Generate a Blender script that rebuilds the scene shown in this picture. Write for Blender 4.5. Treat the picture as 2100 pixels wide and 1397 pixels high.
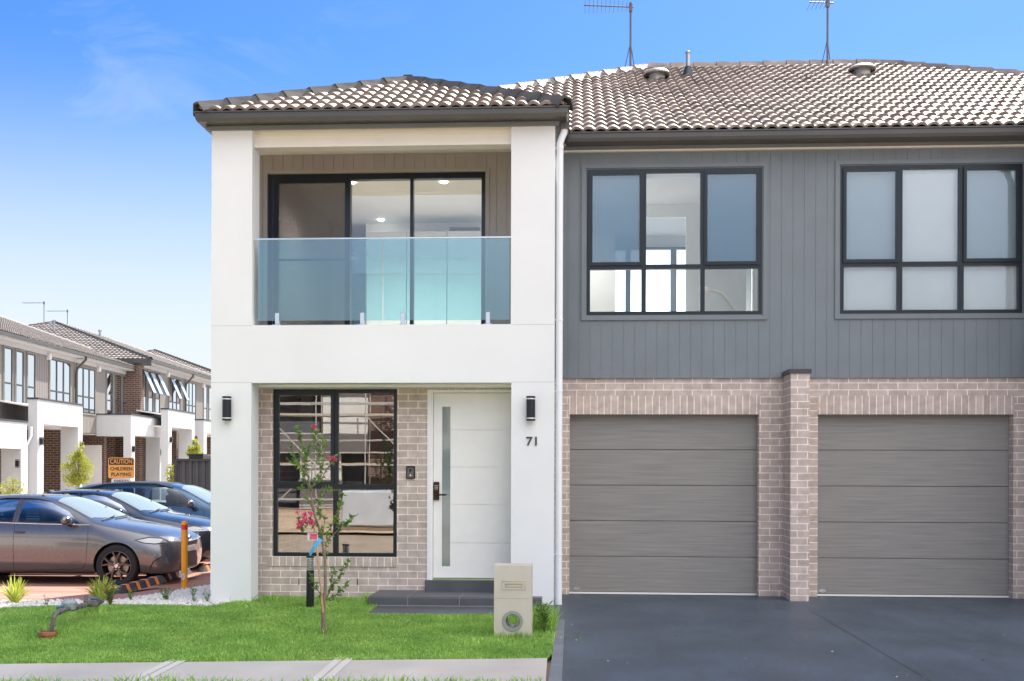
import bpy, bmesh, math, random
import numpy as np
from mathutils import Vector, Matrix
from mathutils.bvhtree import BVHTree
from math import radians as R, sin, cos, tan, pi, atan, sqrt
random.seed(7); rng = np.random.default_rng(7)
for o in list(bpy.data.objects): bpy.data.objects.remove(o)
sc = bpy.context.scene; COL = sc.collection

# ------------------------------------------------------------ camera
F, CX, CY, TH, RHO, EYE = 2300.0, 1050.0, 960.0, atan(.0575), .003, 1.60
cam = bpy.data.objects.new('camera', bpy.data.cameras.new('camera')); COL.objects.link(cam)
cam.data.sensor_width = 36; cam.data.lens = F/2100*36; cam.data.shift_y = (CY-698.5)/2100
cam.data.clip_start = .1; cam.data.clip_end = 3000
cam.matrix_world = Matrix.Translation((0, 0, EYE)) @ Matrix.Rotation(TH, 4, 'Z') @ Matrix.Rotation(pi/2, 4, 'X') @ Matrix.Rotation(RHO, 4, 'Z')
sc.camera = cam
# ------------------------------------------------------------ light
EL, AZ = R(46), R(22)                     # sun stands behind the house, a little to the right
w = bpy.data.worlds.new('World'); sc.world = w; w.use_nodes = True
nt = w.node_tree; N = nt.nodes; L = nt.links
bg = N['Background']; bg.inputs['Strength'].default_value = .10
sky = N.new('ShaderNodeTexSky'); sky.sky_type = 'NISHITA'; sky.sun_disc = False
sky.sun_elevation = EL; sky.sun_rotation = AZ; sky.air_density = 1.0; sky.dust_density = .4; sky.ozone_density = 3.0; sky.altitude = 60
tc = N.new('ShaderNodeTexCoord'); sep = N.new('ShaderNodeSeparateXYZ'); L.new(tc.outputs['Generated'], sep.inputs[0])
def wmath(op, a, b=None, clamp=False):
    m = N.new('ShaderNodeMath'); m.operation = op; m.use_clamp = clamp
    for i, v in enumerate((a, b)):
        if v is None: continue
        if isinstance(v, (int, float)): m.inputs[i].default_value = v
        else: L.new(v, m.inputs[i])
    return m.outputs[0]
hsv = N.new('ShaderNodeHueSaturation'); hsv.inputs['Saturation'].default_value = 1.1
deep = N.new('ShaderNodeMix'); deep.data_type = 'RGBA'; deep.blend_type = 'MULTIPLY'; deep.inputs[0].default_value = 1; deep.inputs[7].default_value = (.37, .475, .65, 1)
L.new(sky.outputs[0], deep.inputs[6]); L.new(deep.outputs[2], hsv.inputs['Color'])
# thin cloud: streaky noise over the dome, thicker near the horizon
mp = N.new('ShaderNodeMapping'); mp.inputs['Scale'].default_value = (3.5, 3.5, 9.0); mp.inputs['Rotation'].default_value = (0, R(25), 0)
L.new(tc.outputs['Generated'], mp.inputs[0])
nz = N.new('ShaderNodeTexNoise'); nz.inputs['Scale'].default_value = 1.6; nz.inputs['Detail'].default_value = 9; nz.inputs['Roughness'].default_value = .55; nz.inputs['Distortion'].default_value = 1.2
L.new(mp.outputs[0], nz.inputs['Vector'])
cl = N.new('ShaderNodeMapRange'); cl.inputs[1].default_value = .50; cl.inputs[2].default_value = .80; cl.inputs[3].default_value = 0; cl.inputs[4].default_value = .36
L.new(nz.outputs[0], cl.inputs[0])
lm = N.new('ShaderNodeMapRange'); lm.inputs[1].default_value = -.12; lm.inputs[2].default_value = -.34; lm.inputs[3].default_value = 0; lm.inputs[4].default_value = 1; L.new(sep.outputs[0], lm.inputs[0])
clm = wmath('MULTIPLY', cl.outputs[0], lm.outputs[0])
low = N.new('ShaderNodeMapRange'); low.interpolation_type = 'SMOOTHSTEP'; low.inputs[1].default_value = .35; low.inputs[2].default_value = .07; low.inputs[3].default_value = 0.0; low.inputs[4].default_value = 1
L.new(sep.outputs[2], low.inputs[0])
# unseen bright cloud bank, added behind the camera to light the shaded front
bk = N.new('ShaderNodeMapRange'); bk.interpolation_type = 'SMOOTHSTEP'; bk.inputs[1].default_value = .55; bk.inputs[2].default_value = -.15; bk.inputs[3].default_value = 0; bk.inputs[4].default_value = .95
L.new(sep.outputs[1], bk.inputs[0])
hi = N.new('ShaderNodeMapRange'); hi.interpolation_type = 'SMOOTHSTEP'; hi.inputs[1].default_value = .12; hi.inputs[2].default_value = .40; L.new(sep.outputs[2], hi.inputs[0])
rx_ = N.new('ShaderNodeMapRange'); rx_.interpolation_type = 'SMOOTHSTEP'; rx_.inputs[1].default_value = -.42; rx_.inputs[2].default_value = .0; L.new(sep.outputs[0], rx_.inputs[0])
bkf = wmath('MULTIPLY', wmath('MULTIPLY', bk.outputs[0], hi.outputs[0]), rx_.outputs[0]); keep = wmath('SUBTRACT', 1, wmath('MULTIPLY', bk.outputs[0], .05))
fac = wmath('MAXIMUM', clm, wmath('MULTIPLY', low.outputs[0], keep))
mixc = N.new('ShaderNodeMix'); mixc.data_type = 'RGBA'; L.new(fac, mixc.inputs[0]); L.new(hsv.outputs[0], mixc.inputs[6]); mixc.inputs[7].default_value = (3.35, 3.65, 3.9, 1)
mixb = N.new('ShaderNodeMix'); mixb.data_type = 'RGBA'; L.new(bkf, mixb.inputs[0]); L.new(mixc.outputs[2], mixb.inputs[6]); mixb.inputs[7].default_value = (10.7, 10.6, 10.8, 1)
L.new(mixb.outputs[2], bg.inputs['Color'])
sun = bpy.data.objects.new('sun', bpy.data.lights.new('sun', 'SUN')); COL.objects.link(sun)
sun.data.energy = 4.2; sun.data.angle = R(.5); sun.data.color = (1, .93, .83)
sd = Vector((sin(AZ)*cos(EL), cos(AZ)*cos(EL), sin(EL))); sun.rotation_euler = sd.to_track_quat('Z', 'Y').to_euler(); sun.location = (0, 0, 30)
vs = sc.view_settings; vs.view_transform = 'Standard'; vs.look = 'None'; vs.gamma = 1; vs.exposure = 1.4
sc.cycles.max_bounces = 10; sc.cycles.transparent_max_bounces = 24; sc.cycles.diffuse_bounces = 5

# ------------------------------------------------------------ pixel of the photograph -> point of the place
def ray(x, y):
    xi = (x-CX)+RHO*(y-CY); yi = (y-CY)-RHO*(x-CX); u = xi/F; v = -yi/F
    return Vector((u*cos(TH)-sin(TH), u*sin(TH)+cos(TH), v))
def P(x, y, Y):
    r = ray(x, y); return Vector((r.x*Y/r.y, Y, EYE+r.z*Y/r.y))
def sm(a, b, t):
    t = min(1, max(0, (t-a)/(b-a))); return t*t*(3-2*t)
def pl(t, pts):
    if t <= pts[0][0]: return pts[0][1]
    for (a, b), (c, d) in zip(pts, pts[1:]):
        if t <= c: return b+(d-b)*(t-a)/(c-a)
    return pts[-1][1]
def zg(x, y):
    front = pl(y, [(-3, -.2), (-1.5, -.34), (5.6, -.34), (5.95, -.22), (8.6, -.14), (12.8, 0)])
    left = pl(y, [(12.2, 0), (13.6, -.05), (14.6, -.12), (16, -.2), (17.6, -.31), (24, -.3), (36, .1), (45, .15)])
    return front+left*sm(-4.3, -5.0, x)
def G(px, py, off=0):
    r = ray(px, py); z = 0
    for _ in range(30):
        t = (z+off-EYE)/r.z; x, y = r.x*t, r.y*t; z = .5*z+.5*zg(x, y)
    return Vector((x, y, zg(x, y)+off))

# ------------------------------------------------------------ materials
MATS = {}
def rgb(c): return (c[0], c[1], c[2], 1)
def base_mat(name, c, rough=.7, metal=0, spec=.5):
    m = bpy.data.materials.new(name); m.use_nodes = True; MATS[name] = m
    b = m.node_tree.nodes['Principled BSDF']; b.inputs['Base Color'].default_value = rgb(c); b.inputs['Roughness'].default_value = rough
    b.inputs['Metallic'].default_value = metal; b.inputs['Specular IOR Level'].default_value = spec
    return m, m.node_tree, b
def mat(name, c, rough=.7, metal=0, var=.08, scale=6, bump=.1, bscale=None, stretch=(1, 1, 1), c2=None, detail=6, coat=0, spec=.5, rvar=0):
    m, t, b = base_mat(name, c, rough, metal, spec)
    n = t.nodes; l = t.links
    co = n.new('ShaderNodeTexCoord'); mpp = n.new('ShaderNodeMapping'); mpp.inputs['Scale'].default_value = stretch; l.new(co.outputs['Object'], mpp.inputs[0])
    no = n.new('ShaderNodeTexNoise'); no.inputs['Scale'].default_value = scale; no.inputs['Detail'].default_value = detail; l.new(mpp.outputs[0], no.inputs['Vector'])
    mr = n.new('ShaderNodeMapRange'); mr.inputs[1].default_value = .3; mr.inputs[2].default_value = .7; l.new(no.outputs[0], mr.inputs[0])
    mx = n.new('ShaderNodeMix'); mx.data_type = 'RGBA'; l.new(mr.outputs[0], mx.inputs[0])
    mx.inputs[6].default_value = rgb([v*(1-var) for v in c]); mx.inputs[7].default_value = rgb(c2 if c2 else [min(1, v*(1+var)) for v in c])
    l.new(mx.outputs[2], b.inputs['Base Color'])
    if bump:
        n2 = n.new('ShaderNodeTexNoise'); n2.inputs['Scale'].default_value = bscale or scale*12; n2.inputs['Detail'].default_value = 4; l.new(mpp.outputs[0], n2.inputs['Vector'])
        bp = n.new('ShaderNodeBump'); bp.inputs['Strength'].default_value = bump; bp.inputs['Distance'].default_value = .01; l.new(n2.outputs[0], bp.inputs['Height']); l.new(bp.outputs[0], b.inputs['Normal'])
    if coat: b.inputs['Coat Weight'].default_value = coat; b.inputs['Coat Roughness'].default_value = .04
    return m
def brick_mat(name, c1, c2, cm, bw=.24, rh=.086, offset=.5, ms=.011, dirt=None):
    m, t, b = base_mat(name, c1, .85); n = t.nodes; l = t.links
    uv = n.new('ShaderNodeUVMap'); uv.uv_map = 'UVMap'
    br = n.new('ShaderNodeTexBrick'); br.offset = offset; br.inputs['Scale'].default_value = 1; br.inputs['Brick Width'].default_value = bw; br.inputs['Row Height'].default_value = rh
    br.inputs['Mortar Size'].default_value = ms/2; br.inputs['Mortar Smooth'].default_value = .15; br.inputs['Bias'].default_value = 0
    br.inputs['Color1'].default_value = rgb(c1); br.inputs['Color2'].default_value = rgb(c2); br.inputs['Mortar'].default_value = rgb(cm)
    l.new(uv.outputs[0], br.inputs['Vector'])
    no = n.new('ShaderNodeTexNoise'); no.inputs['Scale'].default_value = 9; no.inputs['Detail'].default_value = 8; l.new(uv.outputs[0], no.inputs['Vector'])
    mr = n.new('ShaderNodeMapRange'); mr.inputs[1].default_value = .3; mr.inputs[2].default_value = .7; mr.inputs[3].default_value = .82; mr.inputs[4].default_value = 1.15; l.new(no.outputs[0], mr.inputs[0])
    mul = n.new('ShaderNodeMix'); mul.data_type = 'RGBA'; mul.blend_type = 'MULTIPLY'; mul.inputs[0].default_value = 1; l.new(br.outputs['Color'], mul.inputs[6]); l.new(mr.outputs[0], mul.inputs[7])
    src = mul.outputs[2]
    # small rust spots on some bricks
    n3 = n.new('ShaderNodeTexNoise'); n3.inputs['Scale'].default_value = 3.1; n3.inputs['Detail'].default_value = 5; l.new(uv.outputs[0], n3.inputs['Vector'])
    m3 = n.new('ShaderNodeMapRange'); m3.inputs[1].default_value = .66; m3.inputs[2].default_value = .74; m3.inputs[4].default_value = .55; l.new(n3.outputs[0], m3.inputs[0])
    mx = n.new('ShaderNodeMix'); mx.data_type = 'RGBA'; l.new(m3.outputs[0], mx.inputs[0]); l.new(src, mx.inputs[6]); mx.inputs[7].default_value = rgb(dirt or (c1[0]*.75, c1[1]*.62, c1[2]*.52))
    l.new(mx.outputs[2], b.inputs['Base Color'])
    n2 = n.new('ShaderNodeTexNoise'); n2.inputs['Scale'].default_value = 140; l.new(uv.outputs[0], n2.inputs['Vector'])
    ad = n.new('ShaderNodeMath'); ad.operation = 'MULTIPLY_ADD'; l.new(br.outputs['Fac'], ad.inputs[0]); ad.inputs[1].default_value = -1.0; l.new(n2.outputs[0], ad.inputs[2])
    bp = n.new('ShaderNodeBump'); bp.inputs['Strength'].default_value = .5; bp.inputs['Distance'].default_value = .006; l.new(ad.outputs[0], bp.inputs['Height']); l.new(bp.outputs[0], b.inputs['Normal'])
    return m
def glass_mat(name, tint, refl=.08, rough=0.0, extra=1.0):
    m = bpy.data.materials.new(name); m.use_nodes = True; MATS[name] = m; t = m.node_tree; n = t.nodes; l = t.links
    n.remove(n['Principled BSDF']); out = n['Material Output']
    tr = n.new('ShaderNodeBsdfTransparent'); tr.inputs[0].default_value = rgb(tint)
    gl = n.new('ShaderNodeBsdfGlossy'); gl.inputs['Roughness'].default_value = rough; gl.inputs['Color'].default_value = (.95, .98, 1, 1)
    co = n.new('ShaderNodeTexCoord'); no = n.new('ShaderNodeTexNoise'); no.inputs['Scale'].default_value = 1.3; l.new(co.outputs['Object'], no.inputs['Vector'])
    bp = n.new('ShaderNodeBump'); bp.inputs['Strength'].default_value = .02; bp.inputs['Distance'].default_value = .02; l.new(no.outputs[0], bp.inputs['Height']); l.new(bp.outputs[0], gl.inputs['Normal'])
    fr = n.new('ShaderNodeFresnel'); fr.inputs['IOR'].default_value = 1.5
    ma = n.new('ShaderNodeMath'); ma.operation = 'MULTIPLY_ADD'; ma.use_clamp = True; l.new(fr.outputs[0], ma.inputs[0]); ma.inputs[1].default_value = extra; ma.inputs[2].default_value = refl
    mx = n.new('ShaderNodeMixShader'); l.new(ma.outputs[0], mx.inputs[0]); l.new(tr.outputs[0], mx.inputs[1]); l.new(gl.outputs[0], mx.inputs[2]); l.new(mx.outputs[0], out.inputs[0])
    return m
def emit_mat(name, c, s):
    m, t, b = base_mat(name, c); b.inputs['Emission Color'].default_value = rgb(c); b.inputs['Emission Strength'].default_value = s; return m
def leaf_mat(name, c, c2, scale=20, trans=.3):
    m = mat(name, c, .55, var=0, scale=scale, bump=0, c2=c2, detail=2)
    t = m.node_tree; n = t.nodes; l = t.links; b = n['Principled BSDF']; out = n['Material Output']
    tl = n.new('ShaderNodeBsdfTranslucent'); tl.inputs[0].default_value = rgb([min(1, v*1.5) for v in c2]); ms_ = n.new('ShaderNodeMixShader'); ms_.inputs[0].default_value = trans
    l.new(b.outputs[0], ms_.inputs[1]); l.new(tl.outputs[0], ms_.inputs[2]); l.new(ms_.outputs[0], out.inputs[0]); return m

white = mat('white_render', (.79, .80, .81), .9, var=.035, scale=.9, bump=.12, bscale=160)
cream = mat('cream_paint', (.86, .81, .74), .6, var=.02, bump=.02)
trimw = mat('white_gloss_paint', (.85, .85, .84), .45, var=.015, bump=0)
clad = mat('grey_cladding_paint', (.174, .203, .226), .6, var=.05, scale=3, bump=.08, bscale=90)
cladb = mat('taupe_cladding_paint', (.31, .285, .26), .6, var=.05, scale=3, bump=.08, bscale=90)
dark = mat('charcoal_metal', (.045, .050, .058), .38, .2, var=.1, scale=3, bump=0)
alu = mat('black_window_aluminium', (.016, .022, .030), .30, .4, var=.1, scale=4, bump=0)
brick = brick_mat('pinkish_grey_brick', (.57, .478, .435), (.48, .392, .352), (.88, .80, .71))
soldier = brick_mat('soldier_brick', (.57, .475, .43), (.475, .388, .348), (.88, .80, .71), bw=.086, rh=10, offset=0)
rbrick = brick_mat('dark_red_brick', (.115, .062, .046), (.075, .042, .034), (.42, .34, .28))
tile = mat('brown_grey_roof_tile', (.20, .155, .13), .47, var=.25, scale=3.5, bump=.3, bscale=120, c2=(.34, .275, .24))
rtile = mat('terrace_roof_tile', (.135, .118, .108), .6, var=.25, scale=3, bump=.2, c2=(.215, .19, .175))
cap = mat('dark_ridge_cap', (.065, .062, .060), .8, var=.2, scale=5, bump=.3, bscale=90, c2=(.11, .105, .10))
white_pipe = mat('white_pvc', (.78, .80, .83), .4, var=.02, bump=0)
chrome = mat('polished_steel', (.75, .77, .80), .16, 1, var=.05, bump=0)
glassw = glass_mat('window_glass', (.93, .96, .97), .05)
glassp = glass_mat('porch_window_glass', (.80, .81, .80), .20)
glassb = glass_mat('teal_balustrade_glass', (.66, .88, .91), .11)
glassr = glass_mat('far_window_glass', (.25, .32, .36), .75)
room = mat('interior_wall_paint', (.80, .80, .78), .8, var=.02, bump=0)
roomf = mat('interior_floor', (.30, .25, .20), .5, var=.1, bump=0)
blind = mat('white_blind_fabric', (.88, .89, .89), .8, var=.02, bump=.05)
lamp_on = emit_mat('lit_downlight', (1, .95, .85), 9)
tiles = mat('charcoal_step_tile', (.085, .090, .102), .45, var=.12, scale=5, bump=.05)
aer_m = mat('aerial_metal', (.13, .13, .135), .5, .3, var=.1, bump=0)
metal_n = mat('galvanised_metal', (.42, .43, .44), .4, .8, var=.15, bump=.1)

# ------------------------------------------------------------ mesh helpers
def link(ob, parent=None):
    COL.objects.link(ob)
    if parent is not None: ob.parent = parent
    return ob
def box_uv(me):
    if not me.polygons: return
    uvl = me.uv_layers.get('UVMap') or me.uv_layers.new(name='UVMap')
    nl = len(me.loops); vi = np.empty(nl, np.int32); me.loops.foreach_get('vertex_index', vi)
    co = np.empty(len(me.vertices)*3, np.float32); me.vertices.foreach_get('co', co); co = co.reshape(-1, 3)
    npo = len(me.polygons); nr = np.empty(npo*3, np.float32); me.polygons.foreach_get('normal', nr); nr = np.abs(nr.reshape(-1, 3))
    tot = np.empty(npo, np.int32); me.polygons.foreach_get('loop_total', tot)
    ax = np.repeat(np.argmax(nr, axis=1), tot); c = co[vi]
    u = np.where(ax == 0, c[:, 1], c[:, 0]); v = np.where(ax == 2, c[:, 1], c[:, 2])
    uvl.data.foreach_set('uv', np.stack([u, v], 1).astype(np.float32).ravel())
class MB:
    def __init__(s): s.v = []; s.f = []; s.m = []
    def add(s, vs_, fs, mi=0):
        k = len(s.v); s.v += [tuple(a) for a in vs_]; s.f += [tuple(i+k for i in q) for q in fs]; s.m += [mi]*len(fs); return s
    def box(s, a, b, mi=0):
        x0, x1 = sorted((a[0], b[0])); y0, y1 = sorted((a[1], b[1])); z0, z1 = sorted((a[2], b[2]))
        return s.add([(x0, y0, z0), (x1, y0, z0), (x1, y1, z0), (x0, y1, z0), (x0, y0, z1), (x1, y0, z1), (x1, y1, z1), (x0, y1, z1)],
                     [(3, 2, 1, 0), (4, 5, 6, 7), (0, 1, 5, 4), (1, 2, 6, 5), (2, 3, 7, 6), (3, 0, 4, 7)], mi)
    def cham(s, a, b, c=.004, mi=0):       # box with its vertical and horizontal front edges chamfered
        x0, x1 = sorted((a[0], b[0])); y0, y1 = sorted((a[1], b[1])); z0, z1 = sorted((a[2], b[2]))
        bm = bmesh.new(); bmesh.ops.create_cube(bm, size=1, matrix=Matrix.Translation(((x0+x1)/2, (y0+y1)/2, (z0+z1)/2)) @ Matrix.Diagonal((x1-x0, y1-y0, z1-z0, 1)))
        bmesh.ops.bevel(bm, geom=bm.edges[:], offset=c, segments=1, affect='EDGES'); bm.verts.index_update()
        s.add([v.co for v in bm.verts], [[v.index for v in f.verts] for f in bm.faces], mi); bm.free(); return s
    def tube(s, pts, rad, n=8, mi=0, caps=True):
        pts = [Vector(p) for p in pts]; rr = rad if isinstance(rad, (list, tuple)) else [rad]*len(pts); k = len(s.v); prev = None
        for i, p in enumerate(pts):
            t = (pts[min(i+1, len(pts)-1)]-pts[max(i-1, 0)]).normalized()
            a = prev if prev is not None else (Vector((0, 0, 1)) if abs(t.z) < .9 else Vector((1, 0, 0)))
            a = (a-t*a.dot(t)).normalized(); b = t.cross(a); prev = a
            for j in range(n):
                an = 2*pi*j/n; s.v.append(tuple(p+(a*cos(an)+b*sin(an))*rr[i]))
        for i in range(len(pts)-1):
            for j in range(n):
                q = k+i*n; s.f.append((q+j, q+(j+1) % n, q+n+(j+1) % n, q+n+j)); s.m.append(mi)
        if caps:
            s.f.append(tuple(k+j for j in range(n))[::-1]); s.f.append(tuple(k+(len(pts)-1)*n+j for j in range(n))); s.m += [mi, mi]
        return s
    def lathe(s, prof, c, n=24, axis='Z', mi=0, caps=True):
        k = len(s.v); c = Vector(c)
        for r_, h in prof:
            for j in range(n):
                a = 2*pi*j/n
                d = {'Z': (r_*cos(a), r_*sin(a), h), 'Y': (r_*cos(a), h, r_*sin(a)), 'X': (h, r_*cos(a), r_*sin(a))}[axis]
                s.v.append(tuple(c+Vector(d)))
        for i in range(len(prof)-1):
            for j in range(n):
                q = k+i*n; s.f.append((q+j, q+(j+1) % n, q+n+(j+1) % n, q+n+j)); s.m.append(mi)
        if caps: s.f.append(tuple(k+j for j in range(n))); s.f.append(tuple(k+(len(prof)-1)*n+j for j in range(n))); s.m += [mi, mi]
        return s
    def prism(s, poly, y0, y1, axis='Y', mi=0):
        n = len(poly)
        mk = {'Y': lambda p, h: (p[0], h, p[1]), 'X': lambda p, h: (h, p[0], p[1]), 'Z': lambda p, h: (p[0], p[1], h)}[axis]
        return s.add([mk(p, y0) for p in poly]+[mk(p, y1) for p in poly], [tuple(range(n)), tuple(range(2*n-1, n-1, -1))]+[(i, (i+1) % n, n+(i+1) % n, n+i) for i in range(n)], mi)
    def build(s, name, m, parent=None, smooth=False, fix=True, loc=None):
        me = bpy.data.meshes.new(name); me.from_pydata(s.v, [], s.f); me.update()
        for x in (m if isinstance(m, (list, tuple)) else [m]): me.materials.append(x)
        me.polygons.foreach_set('material_index', s.m)
        if fix:
            bm = bmesh.new(); bm.from_mesh(me); bmesh.ops.recalc_face_normals(bm, faces=bm.faces); bm.to_mesh(me); bm.free()
        box_uv(me)
        if smooth: shade(me)
        o = link(bpy.data.objects.new(name, me), parent)
        if loc is not None: o.location = loc
        return o
def shade(me, ang=35):
    me.polygons.foreach_set('use_smooth', [True]*len(me.polygons))
    try: me.set_sharp_from_angle(angle=R(ang))
    except Exception: pass
def empty(name, loc=(0, 0, 0), rz=0):
    o = bpy.data.objects.new(name, None); COL.objects.link(o); o.location = loc; o.rotation_euler = (0, 0, rz); o.empty_display_size = .2; return o
def tag(o, label, cat, group=None):
    o['label'] = label; o['category'] = cat
    if group: o['group'] = group
    return o
def kind(o, k): o['kind'] = k; return o
def wallgrid(x0, x1, z0, z1, holes, y0, th, groove=None, gw=.014, gd=.012, gx=None):
    """vertical wall in the XZ plane with rectangular holes, front at y0, depth th; optional vertical grooves"""
    xs = {x0, x1}; zs = {z0, z1}; gcols = []
    for a, b, c, d in holes: xs |= {min(max(a, x0), x1), min(max(b, x0), x1)}; zs |= {min(max(c, z0), z1), min(max(d, z0), z1)}
    if groove:
        k = math.ceil((x0-(gx or 0))/groove)
        while (gx or 0)+k*groove+gw < x1:
            g = (gx or 0)+k*groove; k += 1
            if g <= x0: continue
            gcols.append((g, g+gw)); xs |= {g, g+gw}
    xs = sorted(xs); zs = sorted(zs); nx, nz_ = len(xs)-1, len(zs)-1
    def solid(i, j):
        if i < 0 or j < 0 or i >= nx or j >= nz_: return False
        mx_, mz = (xs[i]+xs[i+1])/2, (zs[j]+zs[j+1])/2
        return not any(a < mx_ < b and c < mz < d for a, b, c, d in holes)
    gset = sorted(gcols)
    dep = [y0+(gd if any(a <= (xs[i]+xs[i+1])/2 <= b for a, b in gset) else 0) for i in range(nx)] if gset else [y0]*nx
    m = MB(); yb = y0+th
    for i in range(nx):
        for j in range(nz_):
            if not solid(i, j): continue
            a, b, c, d, f = xs[i], xs[i+1], zs[j], zs[j+1], dep[i]
            m.add([(a, f, c), (b, f, c), (b, f, d), (a, f, d)], [(0, 1, 2, 3)]); m.add([(a, yb, c), (b, yb, c), (b, yb, d), (a, yb, d)], [(3, 2, 1, 0)])
            if not solid(i-1, j): m.add([(a, yb, c), (a, f, c), (a, f, d), (a, yb, d)], [(0, 1, 2, 3)])
            elif dep[i-1] != f: m.add([(a, dep[i-1], c), (a, f, c), (a, f, d), (a, dep[i-1], d)], [(0, 1, 2, 3)])
            if not solid(i+1, j): m.add([(b, f, c), (b, yb, c), (b, yb, d), (b, f, d)], [(0, 1, 2, 3)])
            if not solid(i, j-1): m.add([(a, f, c), (a, yb, c), (b, yb, c), (b, f, c)], [(0, 1, 2, 3)])
            if not solid(i, j+1): m.add([(a, f, d), (b, f, d), (b, yb, d), (a, yb, d)], [(0, 1, 2, 3)])
    return m
def sweep(prof, path, closed=False):
    """prof: (out, z) section, path: plan points walked with the outside on the right hand; mitred corners"""
    m = MB(); n = len(path); k = len(prof); P2 = [Vector(p[:2]) for p in path]; z = [p[2] if len(p) > 2 else 0 for p in path]
    for i in range(n):
        d0 = (P2[i]-P2[i-1]).normalized() if i > 0 or closed else None
        d1 = (P2[(i+1) % n]-P2[i]).normalized() if i < n-1 or closed else None
        d0 = d0 or d1; d1 = d1 or d0
        n0 = Vector((d0.y, -d0.x)); n1 = Vector((d1.y, -d1.x)); b = (n0+n1); b = b/(b.dot(n0))
        for o, h in prof: m.v.append((P2[i].x+b.x*o, P2[i].y+b.y*o, z[i]+h))
    for i in range(n if closed else n-1):
        for j in range(k):
            a = i*k; c = ((i+1) % n)*k; m.f.append((a+j, a+(j+1) % k, c+(j+1) % k, c+j)); m.m.append(0)
    if not closed: m.f += [tuple(range(k)), tuple((n-1)*k+j for j in range(k))]; m.m += [0, 0]
    return m
def tilesheet(name, W, Ln, clips, M, m, parent, pitch=.148, row=.325, seg=8, amp=.042, step=.034, u0=0):
    """roman tile field: u across 0..W, v up the slope 0..Ln; clips: list of ((u,v),(nu,nv)) keeping the n side"""
    nu = int(W/pitch*seg)+1; us = np.linspace(0, W, nu); ph = ((us+u0)/pitch) % 1.0
    wv = amp*np.abs(np.sin(pi*ph))**.75
    nr = int(math.ceil(Ln/row)); V = []; Fq = []
    ku = nu
    for r_ in range(nr):
        a = r_*row; b = min(a+row, Ln)+.0
        jit = rng.normal(0, .0012)
        base = len(V)*ku
        V += [np.stack([us, np.full(nu, a), wv+step-.036], 1), np.stack([us, np.full(nu, a), wv+step+jit], 1), np.stack([us, np.full(nu, a), wv+step+jit], 1), np.stack([us, np.full(nu, b+.01), wv*.96], 1)]
        i = np.arange(nu-1)
        for q in (0, 2): Fq.append(np.stack([base+q*ku+i, base+q*ku+i+1, base+(q+1)*ku+i+1, base+(q+1)*ku+i], 1))
    V = np.concatenate(V); Fq = np.concatenate(Fq)
    me = bpy.data.meshes.new(name); me.from_pydata(V.tolist(), [], Fq.tolist())
    bm = bmesh.new(); bm.from_mesh(me)
    for (p, nn) in clips:
        bmesh.ops.bisect_plane(bm, geom=bm.verts[:]+bm.edges[:]+bm.faces[:], plane_co=(p[0], p[1], 0), plane_no=(nn[0], nn[1], 0), clear_inner=True)
    # flat underside so light cannot leak
    bm.to_mesh(me); bm.free(); me.transform(M); me.materials.append(m); box_uv(me)
    me.polygons.foreach_set('use_smooth', [True]*len(me.polygons))
    return link(bpy.data.objects.new(name, me), parent)
def slopeM(o, u, v):
    u = Vector(u).normalized(); v = Vector(v).normalized(); n_ = u.cross(v)
    return Matrix(((u.x, v.x, n_.x, o[0]), (u.y, v.y, n_.y, o[1]), (u.z, v.z, n_.z, o[2]), (0, 0, 0, 1)))
def caps(name, A, B, m, parent, ln=.40, wd=.13, lift=.035, upn=None):
    """overlapping angular ridge caps from A (low end) to B"""
    A = Vector(A); B = Vector(B); d = (B-A); T = d.length; d.normalize(); s_ = d.cross(Vector((0, 0, 1))).normalized(); up = s_.cross(d)
    n_ = max(1, round(T/ln)); ln = T/n_; mb = MB()
    sec = [(-wd, -.07), (-.055, .045), (.055, .045), (wd, -.07)]
    for i in range(n_):
        a = A+d*(i*ln-.03); b = A+d*((i+1)*ln+.02); vs_ = []
        for p, k, h in ((a, 1.0, lift+.022), (b, .88, lift)):
            for x, z in sec: vs_.append(p+s_*x*k+up*(z+h))
            for x, z in sec: vs_.append(p+s_*x*k*.93+up*(z+h-.022))
        fs = [(0, 1, 9, 8), (1, 2, 10, 9), (2, 3, 11, 10), (4, 5, 13, 12), (5, 6, 14, 13), (6, 7, 15, 14), (0, 1, 5, 4), (1, 2, 6, 5), (2, 3, 7, 6), (0, 4, 12, 8), (3, 7, 15, 11)]
        mb.add(vs_, fs)
    return mb.build(name, m, parent)
def drape(name, poly, off, m, step=.35, thick=0):
    bm = bmesh.new(); vs_ = [bm.verts.new((p[0], p[1], 0)) for p in poly]; bm.faces.new(vs_)
    xs = [p[0] for p in poly]; ys = [p[1] for p in poly]
    for lo, hi, ax in ((min(xs), max(xs), 0), (min(ys), max(ys), 1)):
        t = math.ceil(lo/step)*step
        while t < hi:
            co = [0, 0, 0]; no = [0, 0, 0]; co[ax] = t; no[ax] = 1
            bmesh.ops.bisect_plane(bm, geom=bm.verts[:]+bm.edges[:]+bm.faces[:], plane_co=co, plane_no=no); t += step
    for v in bm.verts: v.co.z = zg(v.co.x, v.co.y)+off
    if thick:
        r_ = bmesh.ops.extrude_face_region(bm, geom=bm.faces[:])
        for v in [g for g in r_['geom'] if isinstance(g, bmesh.types.BMVert)]: v.co.z -= thick
    bmesh.ops.recalc_face_normals(bm, faces=bm.faces)
    me = bpy.data.meshes.new(name); bm.to_mesh(me); bm.free(); me.materials.append(m); box_uv(me)
    return link(bpy.data.objects.new(name, me))
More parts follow.
